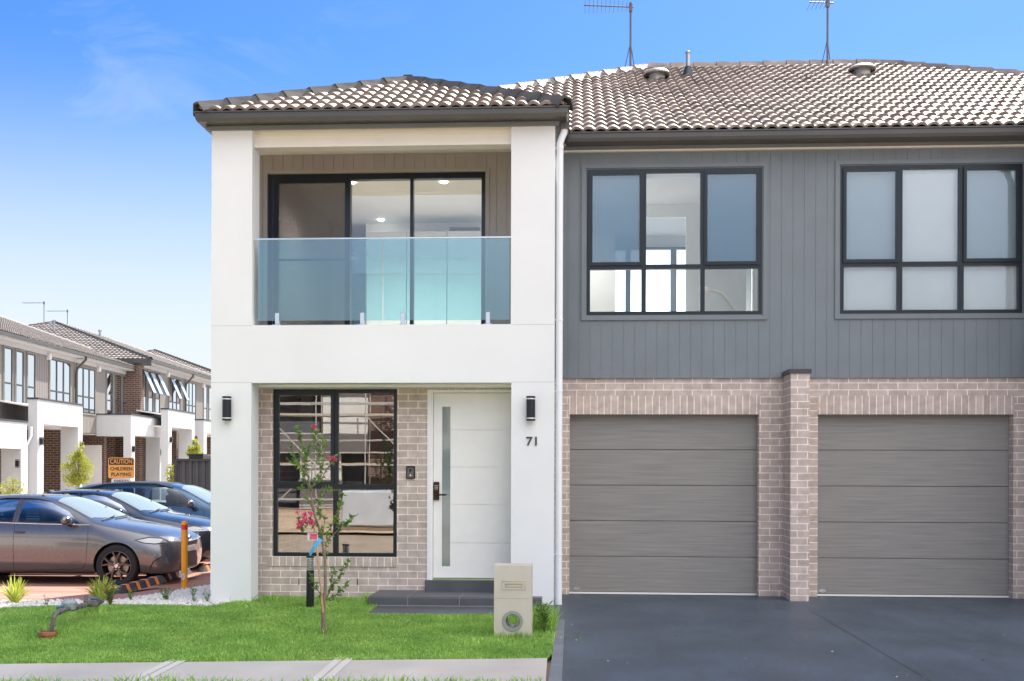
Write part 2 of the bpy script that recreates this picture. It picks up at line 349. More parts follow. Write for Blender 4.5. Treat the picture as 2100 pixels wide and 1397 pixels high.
def inpoly(x, y, poly):
    c = np.zeros(x.shape, bool); n = len(poly)
    for i in range(n):
        x1, y1 = poly[i][:2]; x2, y2 = poly[(i+1) % n][:2]
        c ^= ((y1 > y) != (y2 > y)) & (x < (x2-x1)*(y-y1)/((y2-y1) or 1e-9)+x1)
    return c

# ============================================================ THE SETTING
soil = mat('soil_and_turf', (.10, .20, .035), .95, var=.3, scale=1.2, bump=.4, bscale=60)
earth = mat('sandy_earth', (.32, .24, .17), .95, var=.2, scale=.7, bump=.3)
conc = mat('footpath_concrete', (.50, .455, .40), .8, var=.10, scale=1.1, bump=.12, bscale=120, c2=(.58, .53, .47))
concl = mat('pale_joint_concrete', (.62, .575, .51), .8, var=.06, scale=2, bump=.08)
drive_m = mat('dark_blue_grey_driveway_coating', (.058, .078, .106), .38, var=.22, scale=.9, bump=.14, bscale=110, c2=(.076, .099, .130), detail=10)
_t = drive_m.node_tree; _n = _t.nodes; _l = _t.links        # dusty scuffs and darker worn patches in the coating
_no = _n.new('ShaderNodeTexNoise'); _no.inputs['Scale'].default_value = 2.6; _no.inputs['Detail'].default_value = 12; _no.inputs['Roughness'].default_value = .7
_mp = _n.new('ShaderNodeMapping'); _mp.inputs['Scale'].default_value = (1, .35, 1); _co = _n.new('ShaderNodeTexCoord'); _l.new(_co.outputs['Object'], _mp.inputs[0]); _l.new(_mp.outputs[0], _no.inputs['Vector'])
_mr = _n.new('ShaderNodeMapRange'); _mr.inputs[1].default_value = .35; _mr.inputs[2].default_value = .7; _mr.inputs[3].default_value = .40; _mr.inputs[4].default_value = .62; _l.new(_no.outputs[0], _mr.inputs[0]); _l.new(_mr.outputs[0], _n['Principled BSDF'].inputs['Roughness'])
_s = _n['Principled BSDF'].inputs['Base Color'].links[0].from_socket; _m = _n.new('ShaderNodeMix'); _m.data_type = 'RGBA'; _m.blend_type = 'MULTIPLY'; _m.inputs[0].default_value = 1; _m2 = _n.new('ShaderNodeMapRange'); _m2.inputs[1].default_value = .35; _m2.inputs[2].default_value = .68; _m2.inputs[3].default_value = .86; _m2.inputs[4].default_value = 1.12
_l.new(_no.outputs[0], _m2.inputs[0]); _l.new(_s, _m.inputs[6]); _l.new(_m2.outputs[0], _m.inputs[7]); _l.new(_m.outputs[2], _n['Principled BSDF'].inputs['Base Color'])
drive_b = mat('driveway_border_coating', (.17, .18, .20), .6, var=.18, scale=3, bump=.12, stretch=(1, 6, 1))
pave_m = mat('red_terracotta_paving', (.33, .135, .090), .7, var=.15, scale=.8, bump=.12, bscale=50, c2=(.44, .23, .17), stretch=(.6, 3, 1))
asph = mat('dusty_road', (.34, .26, .19), .9, var=.2, scale=2, bump=.3)
gravel_m = mat('white_pebbles', (.66, .64, .60), .75, var=.15, scale=14, bump=.1)
def grid_ground():
    xs = np.concatenate([[-1500, -400, -120, -60], np.arange(-40, 20, .4), [20, 40, 120, 400, 1500]]); ys = np.concatenate([[-1500, -400, -120, -60, -30], np.arange(-20, 62, .4), [62, 80, 120, 400, 1500]])
    nx, ny = len(xs), len(ys); V = [(x, y, zg(x, y)-.035) for y in ys for x in xs]
    Fq = [(j*nx+i, j*nx+i+1, (j+1)*nx+i+1, (j+1)*nx+i) for j in range(ny-1) for i in range(nx-1)]
    m = MB(); m.v = V; m.f = Fq; m.m = [0]*len(Fq); return kind(m.build('ground', earth, fix=False), 'structure')
grid_ground()
def g2(px, py): p = G(px, py); return (p.x, p.y)
# driveway with its border, footpath, road
yG = 14.12
bl = [g2(1124, 1405), g2(1133, 1345), g2(1140, 1275)]; br_ = [g2(1152, 1405), g2(1155, 1345), g2(1158, 1275)]
yb = br_[-1][1]
road_y = 5.7
kind(drape('driveway', [(br_[0][0]-.02, road_y), (br_[0][0], br_[0][1]), (br_[-1][0], yb), (bl[-1][0]-.28, yb+.02), (-.36-.35, yb+.02), (-.72, 13.04), (-.34, 13.04), (-.34, yG), (11, yG), (11, road_y)], .016, drive_m, thick=.06), 'structure')
kind(drape('driveway_border', [(bl[0][0]-.02, road_y), bl[0], bl[1], bl[2], br_[2], br_[1], br_[0], (br_[0][0]-.02, road_y)], .0205, drive_b, thick=.05), 'structure')
pA, pB = g2(-260, 1369), g2(1122, 1354.5)
pC, pD = g2(1119, 1408), g2(-260, 1416)
kind(drape('footpath', [pA, pB, pC, pD], .02, conc, thick=.08), 'structure')
for i, (a, b) in enumerate((((365, 1359), (292, 1397)), ((708, 1354), (661, 1397)))):
    A = Vector(g2(*a)); B = Vector(g2(*b)); d = (B-A); A = A+d*.01; B = A+d*1.18; s_ = Vector((.07, 0)); g_ = Vector((.010, 0))
    kind(drape('footpath_joint', [A-s_-g_, A-g_, B-g_, B-s_-g_], .0245, concl), 'structure'); kind(drape('footpath_joint', [A+g_, A+s_+g_, B+s_+g_, B+g_], .0245, concl), 'structure')
kind(drape('road', [(-60, -2.2), (40, -2.2), (40, road_y-.16), (-60, road_y-.16)], .02, asph, step=2), 'structure')
kind(drape('kerb', [(-60, road_y-.15), (40, road_y-.15), (40, road_y+.05), (-60, road_y+.05)], .06, conc, step=.5, thick=.2), 'structure')
_a, _b = g2(1663, 1256), g2(1905, 1399); _v = Vector((_b[0]-_a[0], _b[1]-_a[1])); _e = (_a[0]+_v.x*1.6, _a[1]+_v.y*1.6)
kind(drape('driveway_joint', [(_a[0]-.003, _a[1]), (_a[0]+.003, _a[1]), (_e[0]+.003, _e[1]), (_e[0]-.003, _e[1])], .0205, dark), 'structure')
# red paved court and pebble bed at the left
PV = [(-60, G(0, 1237).y+.1), g2(0, 1237), g2(250, 1234), g2(330, 1221), g2(433, 1203), (-4.45, G(433, 1203).y+.35), (-4.45, 26.5), (-40, 26.5)]
kind(drape('paved_court', PV, .02, pave_m, step=.5, thick=.06), 'structure')
kind(drape('court_concrete', [(-40, 26.5), (-4.45, 26.5), (-4.45, 64), (-40, 64)], .018, conc, step=1), 'structure')
LB = [g2(-300, 1256), g2(0, 1251), g2(100, 1247), g2(240, 1244), g2(330, 1245), g2(427, 1247)]
GV = LB+[(-4.02, 12.98), (-4.02, 16.4)]+[(PV[k][0], PV[k][1]+.0) for k in (4, 3, 2, 1)]+[(-8, PV[1][1])]
kind(drape('pebble_bed', GV, .006, gravel_m, step=.4), 'structure')
# lawns
LAWN = [(-9.5, pA[1]+.02), (pA[0], pA[1]), pB, g2(1133, 1345), g2(1139, 1290), g2(1142, 1266), (-.72, G(900, 1263).y), (G(752, 1263).x, G(752, 1263).y), (G(752, 1263).x, 13.5), (-3.8, 13.5), (-3.8, 12.98), (-4.0, 12.98)]+LB[::-1]+[(-9.5, LB[0][1])]
VERGE = [(-12, road_y+.02), (bl[0][0]-.05, road_y+.02), (bl[0][0]-.05, pC[1]-.02), (pD[0], pD[1]-.02), (-12, pD[1]-.02)]
kind(drape('lawn', LAWN, .012, soil), 'structure'); kind(drape('verge', VERGE, .012, soil), 'structure')
grass_m = leaf_mat('grass_blades', (.18, .35, .06), (.36, .54, .12), scale=2.3, trans=.25)
gt = grass_m.node_tree; at = gt.nodes.new('ShaderNodeAttribute'); at.attribute_name = 'tone'
hs = gt.nodes.new('ShaderNodeHueSaturation'); src = gt.nodes['Principled BSDF'].inputs['Base Color'].links[0].from_socket
gt.links.new(src, hs.inputs['Color']); gt.links.new(at.outputs['Fac'], hs.inputs['Value']); gt.links.new(hs.outputs[0], gt.nodes['Principled BSDF'].inputs['Base Color'])
zgv = np.vectorize(zg)
def grass(name, poly, n, h0, h1, label, off=.012, wid=.0034, extra=None):
    xs = [p[0] for p in poly]; ys = [p[1] for p in poly]
    x = rng.uniform(min(xs), max(xs), n*2); y = rng.uniform(min(ys), max(ys), n*2); k = inpoly(x, y, poly); x, y = x[k][:n], y[k][:n]
    if extra is not None: x = np.concatenate([x, extra[0]]); y = np.concatenate([y, extra[1]])
    n = len(x); z = zgv(x, y)+off
    pt = .5+.5*np.sin(x*3.1+np.sin(y*4.3)*1.3)*np.sin(y*5.2+np.cos(x*2.1)); h = rng.uniform(h0, h1, n)*(.75+.5*pt)
    if extra is not None: h[-len(extra[0]):] = extra[2]
    a = rng.uniform(0, 2*pi, n); le = rng.uniform(.15, .9, n)*h; la = rng.uniform(0, 2*pi, n); ww = wid*rng.uniform(.7, 1.3, n)
    V = np.empty((n, 5, 3), np.float32); dx, dy = np.cos(a)*ww, np.sin(a)*ww; bx, by = np.cos(la)*le, np.sin(la)*le
    V[:, 0] = np.stack([x-dx, y-dy, z-.01], 1); V[:, 1] = np.stack([x+dx, y+dy, z-.01], 1)
    V[:, 2] = np.stack([x+dx*.8+bx*.3, y+dy*.8+by*.3, z+h*.6], 1); V[:, 3] = np.stack([x-dx*.8+bx*.3, y-dy*.8+by*.3, z+h*.6], 1); V[:, 4] = np.stack([x+bx, y+by, z+h*.98], 1)
    me = bpy.data.meshes.new(name); me.vertices.add(n*5); me.vertices.foreach_set('co', V.ravel())
    me.loops.add(n*7); b5 = np.arange(n)[:, None]*5; me.loops.foreach_set('vertex_index', (b5+np.array([0, 1, 2, 3, 3, 2, 4])).ravel().astype(np.int32))
    me.polygons.add(n*2); me.polygons.foreach_set('loop_start', (np.arange(n)[:, None]*7+np.array([0, 4])).ravel().astype(np.int32)); me.polygons.foreach_set('loop_total', np.tile([4, 3], n).astype(np.int32))
    me.update(calc_edges=True); me.validate()
    tn = np.clip(rng.normal(1.0, .25, n)+(pt-.5)*.2, .5, 1.7); dry = rng.random(n) < .03; tn[dry] = 1.9
    atr = me.attributes.new('tone', 'FLOAT', 'POINT'); atr.data.foreach_set('value', np.repeat(tn, 5).astype(np.float32)); me.materials.append(grass_m)
    o = link(bpy.data.objects.new(name, me)); kind(o, 'stuff'); o['label'] = label; return o
# longer tufts along walls, posts and edges
ex = []
def tuft(px, py, n, sx, sy, h0, h1):
    p = G(px, py)
    for _ in range(n): ex.append((p.x+random.gauss(0, sx), p.y+random.gauss(0, sy), random.uniform(h0, h1)))
tuft(560, 1236, 260, .25, .06, .04, .11); tuft(750, 1240, 160, .05, .12, .05, .16); tuft(1062, 1312, 260, .2, .03, .03, .09); tuft(100, 1305, 200, .09, .06, .04, .12)
tuft(665, 1303, 90, .05, .04, .03, .09); tuft(636, 1246, 90, .07, .04, .03, .09); tuft(170, 1262, 260, .22, .1, .04, .10); tuft(470, 1251, 160, .25, .04, .03, .07); tuft(1015, 1275, 120, .04, .15, .03, .08)
ex = np.array(ex).T
grass('lawn_grass', LAWN, 300000, .012, .032, 'short bright green lawn in front of the house', extra=(ex[0], ex[1], ex[2]))
grass('verge_grass', VERGE, 60000, .05, .12, 'taller green grass blades along the near side of the footpath', wid=.005)
# pebbles
def pebbles(name, poly, n, label):
    xs = [p[0] for p in poly]; ys = [p[1] for p in poly]
    x = rng.uniform(max(-8, min(xs)), max(xs), n*3); y = rng.uniform(min(ys), max(ys), n*3); k = inpoly(x, y, poly); x, y = x[k][:n], y[k][:n]; n = len(x)
    bm = bmesh.new(); bmesh.ops.create_icosphere(bm, subdivisions=1, radius=1); ico = np.array([v.co[:] for v in bm.verts]); fs = np.array([[v.index for v in f.verts] for f in bm.faces]); bm.free()
    s_ = rng.uniform(.010, .024, (n, 1, 1))*rng.uniform(.6, 1.3, (n, 1, 3)); V = ico[None]*(1+rng.normal(0, .1, (n, len(ico), 1)))*s_
    a = rng.uniform(0, 2*pi, n); c, s2 = np.cos(a)[:, None], np.sin(a)[:, None]; vx = V[..., 0]*c-V[..., 1]*s2; vy = V[..., 0]*s2+V[..., 1]*c
    z = zgv(x, y)+.012+rng.uniform(0, .02, n); V = np.stack([vx+x[:, None], vy+y[:, None], V[..., 2]*.8+z[:, None]], 2)
    Fq = (fs[None]+(np.arange(n)*len(ico))[:, None, None]).reshape(-1, 3); me = bpy.data.meshes.new(name); me.from_pydata(V.reshape(-1, 3).tolist(), [], Fq.tolist()); me.materials.append(gravel_m)
    o = link(bpy.data.objects.new(name, me)); kind(o, 'stuff'); o['label'] = label
pebbles('white_gravel', GV, 9000, 'bed of white crushed pebbles between lawn and red paving')

# ============================================================ THE HOUSE
def X_(px, py, Y): return P(px, py, Y).x
def Z_(px, py, Y): return P(px, py, Y).z
YF, YP, YG, YC, YB = 12.98, 13.5, 14.1, 14.07, 14.2
house = tag(empty('house', (3.2, YF, 0)), 'two storey house with white rendered balcony front, brown tiled roof and two grey garage doors', 'house')
def hb(m, name, mt, parent=house, **k):
    o = m.build(name, mt, None, **k)
    if parent is not None: o.parent = parent; o.matrix_parent_inverse = parent.matrix_world.inverted()
    return o
bpy.context.view_layer.update()
class HP:                                 # parent helper for generator functions
    pass
def adopt(o, p=house):
    o.parent = p; o.matrix_parent_inverse = Matrix.Translation(house.location).inverted(); return o
def hb(m, name, mt, parent=house, **k):
    o = m.build(name, mt, None, **k); return adopt(o, parent)
def setp(o, parent):                      # parent keeping world place (all ancestors of house parts are unrotated)
    o.parent = parent; o.matrix_parent_inverse = Matrix(); return o
def part(m, name, mt, parent=house, **k):
    o = m.build(name, mt, None, **k)
    if parent is house: return adopt(o)
    o.parent = parent; return o           # sub-part: its parent part sits at the world origin in house space
xl, xr = X_(433, 700, YF), X_(1137, 700, YF)
zt = Z_(785, 264, YF); zs = Z_(785, 666, YF); zb = Z_(785, 785, YF)
# front frame of render
part(wallgrid(xl, xr, -.12, zt+.02, [(X_(517, 460, YF), X_(1048, 460, YF), zs, zt+1), (X_(515, 1000, YF), X_(1048, 1000, YF), -1, zb)], YF, .30), 'rendered_front', white)
jmat = mat('joint_sealant', (.45, .46, .47), .8, var=.05, bump=0)
for py in (667, 784):
    for a, b in ((433, 517), (1048, 1137)): part(MB().box((X_(a, py, YF)+.002, YF-.0015, Z_(785, py, YF)-.002), (X_(b, py, YF)-.002, YF+.01, Z_(785, py, YF)+.002)), 'control_joint', jmat)
xin0, xin1 = X_(517, 460, YF), X_(1048, 460, YF)
zB0 = Z_(785, 300, YF+.1)
bm_ = MB().box((xin0-.05, YF+.10, zB0), (xin1+.05, YF+.285, zt+.05)).box((xin0-.05, YF+.085, zB0), (xin1+.05, YF+.10, zB0+.035)).box((xin0-.05, YF+.09, zt-.05), (xin1+.05, YF+.10, zt+.04))
for fx in (.33, .66): bm_.box((xin0+(xin1-xin0)*fx, YF+.097, zB0+.035), (xin0+(xin1-xin0)*fx+.006, YF+.1, zt-.05))
part(bm_, 'balcony_beam', cream)
zdk = zs-.10
part(MB().box((xl+.02, YF+.305, zb+.01), (xr-.02, YB+.2, zdk)), 'balcony_floor', tiles)
part(MB().box((xl+.02, YF+.302, zb-.03), (xr-.02, YP+.0, zb+.008)), 'porch_ceiling', trimw)
# porch brick wall
wx0, wx1 = X_(559, 970, YP), X_(814, 970, YP); wz0, wz1 = Z_(690, 1142, YP), Z_(690, 798, YP)
dx0, dx1 = X_(876, 1000, YP), X_(876, 1000, YP)+1.22; dz0, dz1 = Z_(960, 1190, YP), Z_(960, 799, YP)
part(wallgrid(xl+.02, xr, -.1, zb+.01, [(wx0, wx1, wz0-.0, wz1), (dx0, dx1, -1, dz1)], YP, .11), 'porch_brick_wall', brick)
sld = MB().box((wx0-.06, YP-.018, wz0-.115), (wx1+.0, YP+.13, wz0-.004))
part(sld, 'brick_window_sill', soldier)
part(MB().box((xl+.3, YP-.003, wz1+.002), (wx1+.01, YP+.05, zb)).box((dx0-.0, YP-.003, dz1+.002), (xr-.1, YP+.05, zb)), 'soldier_lintel', soldier)
for px in (613, 733): part(MB().box((X_(px, 1194, YP)-.005, YP-.003, Z_(px, 1200, YP)), (X_(px, 1194, YP)+.005, YP+.01, Z_(px, 1187, YP))), 'weep_hole', alu)
# side wall between the blocks and the garage wall
part(MB().box((xr-.12, YF+.302, -.1), (xr, YG+.1, zb)), 'side_brick_wall', brick)
gx = [(X_(1168, 1000, YG), X_(1556, 1000, YG)), (X_(1677, 1000, YG), X_(2078, 1000, YG))]
gz1 = Z_(1360, 850, YG); zc0 = Z_(1360, 776, YG)
part(wallgrid(xr-.12, 10.35, -.06, zc0+.1, [(a, b, -1, gz1) for a, b in gx], YG, .23), 'garage_brick_wall', brick)
so = MB()
for a, b in gx: so.box((a-.01, YG-.003, gz1), (b+.01, YG+.05, gz1+.235))
part(so, 'soldier_course', soldier)
px0, px1 = X_(1621, 1000, YG-.5), X_(1660, 1000, YG-.5)
pc = part(MB().box((px0, YG-.5, -.06), (px1, YG-.001, Z_(1640, 766, YG-.5))), 'brick_pier', brick)
part(MB().box((px0-.02, YG-.52, Z_(1640, 766, YG-.5)+.001), (px1+.02, YG-.04, Z_(1640, 757, YG-.5))), 'pier_cap', dark, parent=pc)
gdoor_m = mat('grey_woodgrain_door', (.208, .205, .200), .5, var=.0, scale=1.9, bump=.2, bscale=14, stretch=(.8, 1, 24), c2=(.290, .277, .258), detail=15)
for a, b in gx:
    H_ = gz1+.02; ph = (H_-.045)/5; root = MB()
    for k in range(5): root.cham((a-.01, YG+.14, .035+k*ph+.0035), (b+.01, YG+.18, .035+(k+1)*ph-.0035), .004)
    root.box((a-.01, YG+.16, .0), (b+.01, YG+.19, H_))
    g_ = part(root, 'garage_door', gdoor_m); part(MB().box((a, YG+.125, .012), (b, YG+.139, .034)), 'bottom_rail', trimw, parent=g_)
    e = MB().lathe([(.0, -.006), (.045, -.006), (.05, 0), (.0, 0)], (0, 0, 0), 20, 'Y'); e.v = [(v[0]+a+.09, v[1]+YG+.139, v[2]*.5+.075) for v in e.v]
    part(e, 'maker_badge', chrome, parent=g_)
# cladding
def win_rect(l, t, r, b, Y): return (X_(l, (t+b)/2, Y), X_(r, (t+b)/2, Y), Z_((l+r)/2, b, Y), Z_((l+r)/2, t, Y))
W1 = win_rect(1203, 346, 1563, 646, YC); W2 = win_rect(1723, 338, 2097, 643, YC)
zc1 = Z_(1400, 308, YC)
GR = .1392
part(wallgrid(xr-.1, 10.4, zc0, zc1+.1, [W1, W2], YC, .12, GR, gw=.0055, gd=.004, gx=xr), 'grey_cladding', clad)
SD = win_rect(549, 355, 995, 672, YB)
part(wallgrid(xl+.02, xr-.02, zdk, Z_(785, 222, 12.72)-.101, [SD], YB, .12, .131, gw=.008, gd=.006, gx=xl), 'balcony_cladding', cladb)
def ring(x0, x1, z0, z1, w_, y0, y1, m=None, bottom=True):
    m = m or MB(); m.box((x0-w_, y0, z1), (x1+w_, y1, z1+w_)); m.box((x0-w_, y0, z0), (x0, y1, z1)).box((x1, y0, z0), (x1+w_, y1, z1))
    if bottom: m.box((x0-w_, y0, z0-w_), (x1+w_, y1, z0))
    return m
for q in (W1, W2): part(ring(q[0]-.012, q[1]+.012, q[2]-.012, q[3]+.012, .052, YC-.02, YC-.0005), 'window_trim', clad)
part(ring(SD[0]-.005, SD[1]+.005, SD[2], SD[3]+.005, .045, YB-.02, YB-.0005, bottom=False), 'door_trim', cladb)
# windows
def window(q, Y, mull, trans, sashes, glassm, mw=.028, fw=.045, name='window', screens=(), depth=.07, set_=.0, scm=None):
    """q rect; mull: x centres; trans: z centre of the transom; sashes: upper panes carrying an opening sash"""
    x0, x1, z0, z1 = q; xs_ = [x0+fw]+[v for m_ in mull for v in (m_-mw, m_+mw)]+[x1-fw]; rows = [(z0+fw, trans-mw), (trans+mw, z1-fw)] if trans else [(z0+fw, z1-fw)]
    holes = [(xs_[2*i], xs_[2*i+1], a, b) for i in range(len(xs_)//2) for a, b in rows]
    fr = part(wallgrid(x0, x1, z0, z1, holes, Y+set_, depth), name, alu)
    for i in range(len(xs_)//2):
        for jn, (a, b) in enumerate(rows):
            u0, u1 = xs_[2*i], xs_[2*i+1]
            if jn == len(rows)-1 and i in sashes:
                s_ = part(wallgrid(u0-.012, u1+.012, a-.012, b+.012, [(u0+.028, u1-.028, a+.03, b-.03)], Y+set_-.022, .045), 'sash', alu, parent=fr)
                part(MB().box((u0+.028, Y+set_-.004, a+.03), (u1-.028, Y+set_+.000, b-.03)), 'pane', glassm, parent=fr)
                if i in screens: part(MB().box((u0+.0, Y+set_+.05, a), (u1, Y+set_+.0515, b)), 'fly_screen', scm or screen_m, parent=fr)
            else: part(MB().box((u0, Y+set_+.03, a), (u1, Y+set_+.034, b)), 'pane', glassm, parent=fr)
    return fr
screen_m = bpy.data.materials.new('fly_screen_mesh'); screen_m.use_nodes = True
_t = screen_m.node_tree; _b = _t.nodes['Principled BSDF']; _b.inputs['Base Color'].default_value = (.04, .22, .37, 1); _b.inputs['Alpha'].default_value = .72; _b.inputs['Roughness'].default_value = .8
screen2 = screen_m.copy(); screen2.name = 'fine_fly_screen'; screen2.node_tree.nodes['Principled BSDF'].inputs['Alpha'].default_value = .18; screen2.node_tree.nodes['Principled BSDF'].inputs['Base Color'].default_value = (.2, .38, .5, 1)
window(W1, YC+.0, [X_(1320.5, 500, YC), X_(1441, 500, YC)], Z_(1380, 547, YC), (0, 2), glassw, screens=(0, 2))
window(W2, YC+.0, [X_(1846, 500, YC), X_(1972, 500, YC)], Z_(1910, 541, YC), (0, 2), glassw, screens=(0, 2), scm=screen2)
pw = (wx0+.003, wx1-.003, wz0+.0, wz1-.003)
window(pw, YP+.035, [X_(687, 970, YP)], Z_(690, 998, YP), (0,), glassp, mw=.030)
# balcony sliding door
q = (SD[0], SD[1], zdk+.01, SD[3]); sx1, sx2 = X_(716, 500, YB), X_(844, 500, YB)
sf = part(wallgrid(q[0], q[1], q[2], q[3], [(q[0]+.06, sx1-.02, q[2]+.05, q[3]-.06), (sx1+.012, sx2-.022, q[2]+.05, q[3]-.075), (sx2+.022, q[1]-.05, q[2]+.05, q[3]-.075)], YB+.01, .10), 'sliding_door', alu)
part(MB().box((q[0]+.06, YB+.07, q[2]+.05), (sx1, YB+.074, q[3]-.06)).box((sx1, YB+.06, q[2]+.05), (sx2, YB+.064, q[3]-.07)).box((sx2, YB+.06, q[2]+.05), (q[1]-.05, YB+.064, q[3]-.07)), 'pane', glassw, parent=sf)
part(wallgrid(q[0]+.07, sx1+.015, q[2]+.02, q[3]-.06, [(q[0]+.14, sx1-.055, q[2]+.09, q[3]-.12)], YB-.005, .03), 'screen_frame', alu, parent=sf)
scr2 = bpy.data.materials.new('security_mesh'); scr2.use_nodes = True; _t = scr2.node_tree; _b = _t.nodes['Principled BSDF']; _b.inputs['Base Color'].default_value = (.11, .10, .09, 1); _b.inputs['Alpha'].default_value = .68
part(MB().box((q[0]+.14, YB+.006, q[2]+.09), (sx1-.055, YB+.008, q[3]-.12)), 'screen_mesh', scr2, parent=sf)
part(MB().box((q[0]+.14, YB+.0, Z_(640, 533, YB)-.015), (sx1-.055, YB+.005, Z_(640, 533, YB)+.015)), 'screen_rail', alu, parent=sf)
part(MB().cham((q[1]-.045, YB-.03, Z_(985, 548, YB)), (q[1]-.02, YB+.01, Z_(985, 520, YB)), .004), 'door_lock', alu, parent=sf)
# rings of the safety decal on the two glass leaves
dm = mat('frosted_film', (.75, .80, .80), .7, var=.02, bump=0); dd = MB()
for cx0 in (722, 752, 778, 802, 868, 891, 922, 945):
    dd = MB()
    for k in range(4 if cx0 != 752 else 2):
        c = P(cx0+k*4.6, 530.5, YB+.058)
        n_ = 14
        for i in range(n_):
            a, b = 2*pi*i/n_, 2*pi*(i+1)/n_
            dd.add([(c.x+.018*cos(t)*r_, YB+.0575, c.z+.018*sin(t)*r_) for t, r_ in ((a, 1), (b, 1), (b, .72), (a, .72))], [(0, 1, 2, 3)])
    part(dd, 'ring_pattern', dm, parent=sf, fix=False)
# balustrade
bal_y = YF+.06; bx0, bx1 = X_(529, 570, bal_y), X_(1045, 570, bal_y); zg0, zg1 = Z_(785, 657, bal_y), Z_(785, 490, bal_y)
part(MB().box((bx0, bal_y, zg0), ((bx0+bx1)/2-.006, bal_y+.012, zg1)).box(((bx0+bx1)/2+.006, bal_y, zg0), (bx1, bal_y+.012, zg1)), 'balustrade_glass', glassb)
part(MB().cham((X_(523, 490, bal_y), bal_y-.012, zg1-.005), (xin1+.0, bal_y+.024, zg1+.018), .004), 'balustrade_rail', chrome)
for px in (569, 743, 826, 1001):
    c = P(px, 664, bal_y)
    part(MB().cham((c.x-.025, bal_y-.022, zs+.004), (c.x+.025, bal_y-.001, zs+.15), .004).cham((c.x-.025, bal_y+.013, zs+.004), (c.x+.025, bal_y+.032, zs+.15), .004).cham((c.x-.05, bal_y-.045, zs+.001), (c.x+.05, bal_y+.05, zs+.011), .003), 'glass_spigot', chrome)
# front door
fdz0 = Z_(960, 1186, YP); fdz1 = Z_(960, 806, YP); lx0 = X_(888, 1000, YP); lx1 = lx0+.92+.2
part(MB().box((dx0+.002, YP-.02, dz0), (lx0, YP+.10, dz1-.002)).box((lx0, YP-.02, fdz1+.003), (dx1-.002, YP+.10, dz1-.002)).box((lx1, YP-.02, dz0), (dx1-.002, YP+.10, fdz1)).box((dx0+.02, YP-.028, dz0), (lx0-.02, YP-.02, dz1-.02)), 'door_jamb', trimw)
slotx0, slotx1 = X_(906, 1000, YP), X_(923, 1000, YP); slz0, slz1 = Z_(915, 1162, YP), Z_(915, 834, YP)
gzs = [Z_(980, v, YP) for v in (1114, 1035, 958, 882)]; lv = [fdz0]+gzs+[fdz1]; fd = MB(); frost, _q, _r = base_mat('frosted_strip_glass', (.20, .25, .25), .10, 0, .9); _r.inputs['Coat Weight'].default_value = 1
for a, b in zip(lv, lv[1:]):
    fd.v, fd.f, fd.m = fd.v, fd.f, fd.m
    sub = wallgrid(slotx1+.0, lx1, a+.0045, b-.0045, [], YP+.022, .04); fd.add(sub.v, sub.f)
sub = wallgrid(lx0+.003, slotx1, fdz0+.002, fdz1-.002, [(slotx0, slotx1, slz0, slz1)], YP+.022, .04); fd.add(sub.v, sub.f)
fd.box((slotx1, YP+.034, fdz0), (lx1, YP+.06, fdz1))
door_m = mat('white_door_paint', (.87, .86, .84), .42, var=.02, bump=0)
fdo = part(fd, 'front_door', door_m, fix=True)
part(MB().box((slotx0, YP+.035, slz0), (slotx1, YP+.042, slz1)), 'glass_strip', frost, parent=fdo)
part(MB().box((lx0, YP+.0, dz0+.0), (lx1, YP+.06, fdz0-.004)), 'threshold_bar', chrome, parent=fdo)
bronze = mat('bronze_lock_metal', (.05, .030, .022), .3, .8, var=.2, scale=20, bump=0)
hc = P(895, 1007, YP); hm = MB().cham((hc.x-.034, YP-.012, hc.z-.11), (hc.x+.034, YP+.021, hc.z+.11), .006)
hm.tube([(hc.x, YP-.012, hc.z-.045), (hc.x, YP-.055, hc.z-.045)], .012, 10).tube([(hc.x-.01, YP-.05, hc.z-.045), (hc.x+.10, YP-.05, hc.z-.045), (hc.x+.125, YP-.046, hc.z-.047)], [.012, .010, .008], 10)
part(hm, 'lock_handle', bronze, parent=fdo, smooth=True)
kp = MB()
for a in range(3):
    for b in range(3): kp.box((hc.x-.02+a*.016, YP-.0145, hc.z+.02+b*.02), (hc.x-.012+a*.016, YP-.0125, hc.z+.028+b*.02))
part(kp, 'keypad', chrome, parent=fdo)
# threshold riser and front step
tzs = P(784, 1211.6, YP).z
part(MB().cham((dx0-.02, YP-.03, tzs-.02), (xr-.12, YP+.15, dz0-.004), .004), 'threshold_tiles', tiles)
sy0 = 12.80; sx0 = X_(755, 1240, sy0)
grout = mat('grey_grout', (.34, .33, .31), .9, var=.05, bump=0)
tm = MB(); xsx = [sx0, X_(836, 1240, sy0), X_(942, 1240, sy0), X_(942, 1240, sy0)+.6, xr-.13]
for a, b in zip(xsx, xsx[1:]):
    tm.cham((a+.004, sy0, .022), (b-.004, sy0+.012, tzs-.003), .002); tm.cham((a+.004, sy0+.002, tzs+.001), (b-.004, YP-.001, tzs+.010), .002)
tm.box((sx0+.004, sy0+.006, -.1), (xr-.13, YP-.003, tzs+.006), 1); tm.box((sx0-.002, sy0+.013, .022), (sx0+.003, YP-.002, tzs-.002))
kind(drape('step_paving', [(G(752, 1263).x, G(752, 1263).y), (-.70, G(900, 1263).y), (-.70, 13.4), (G(752, 1263).x, 13.4)], .014, tiles, step=.5), 'structure')
step_o = tag(tm.build('front_step', [tiles, grout]), 'low charcoal tiled step below the white front door', 'step')
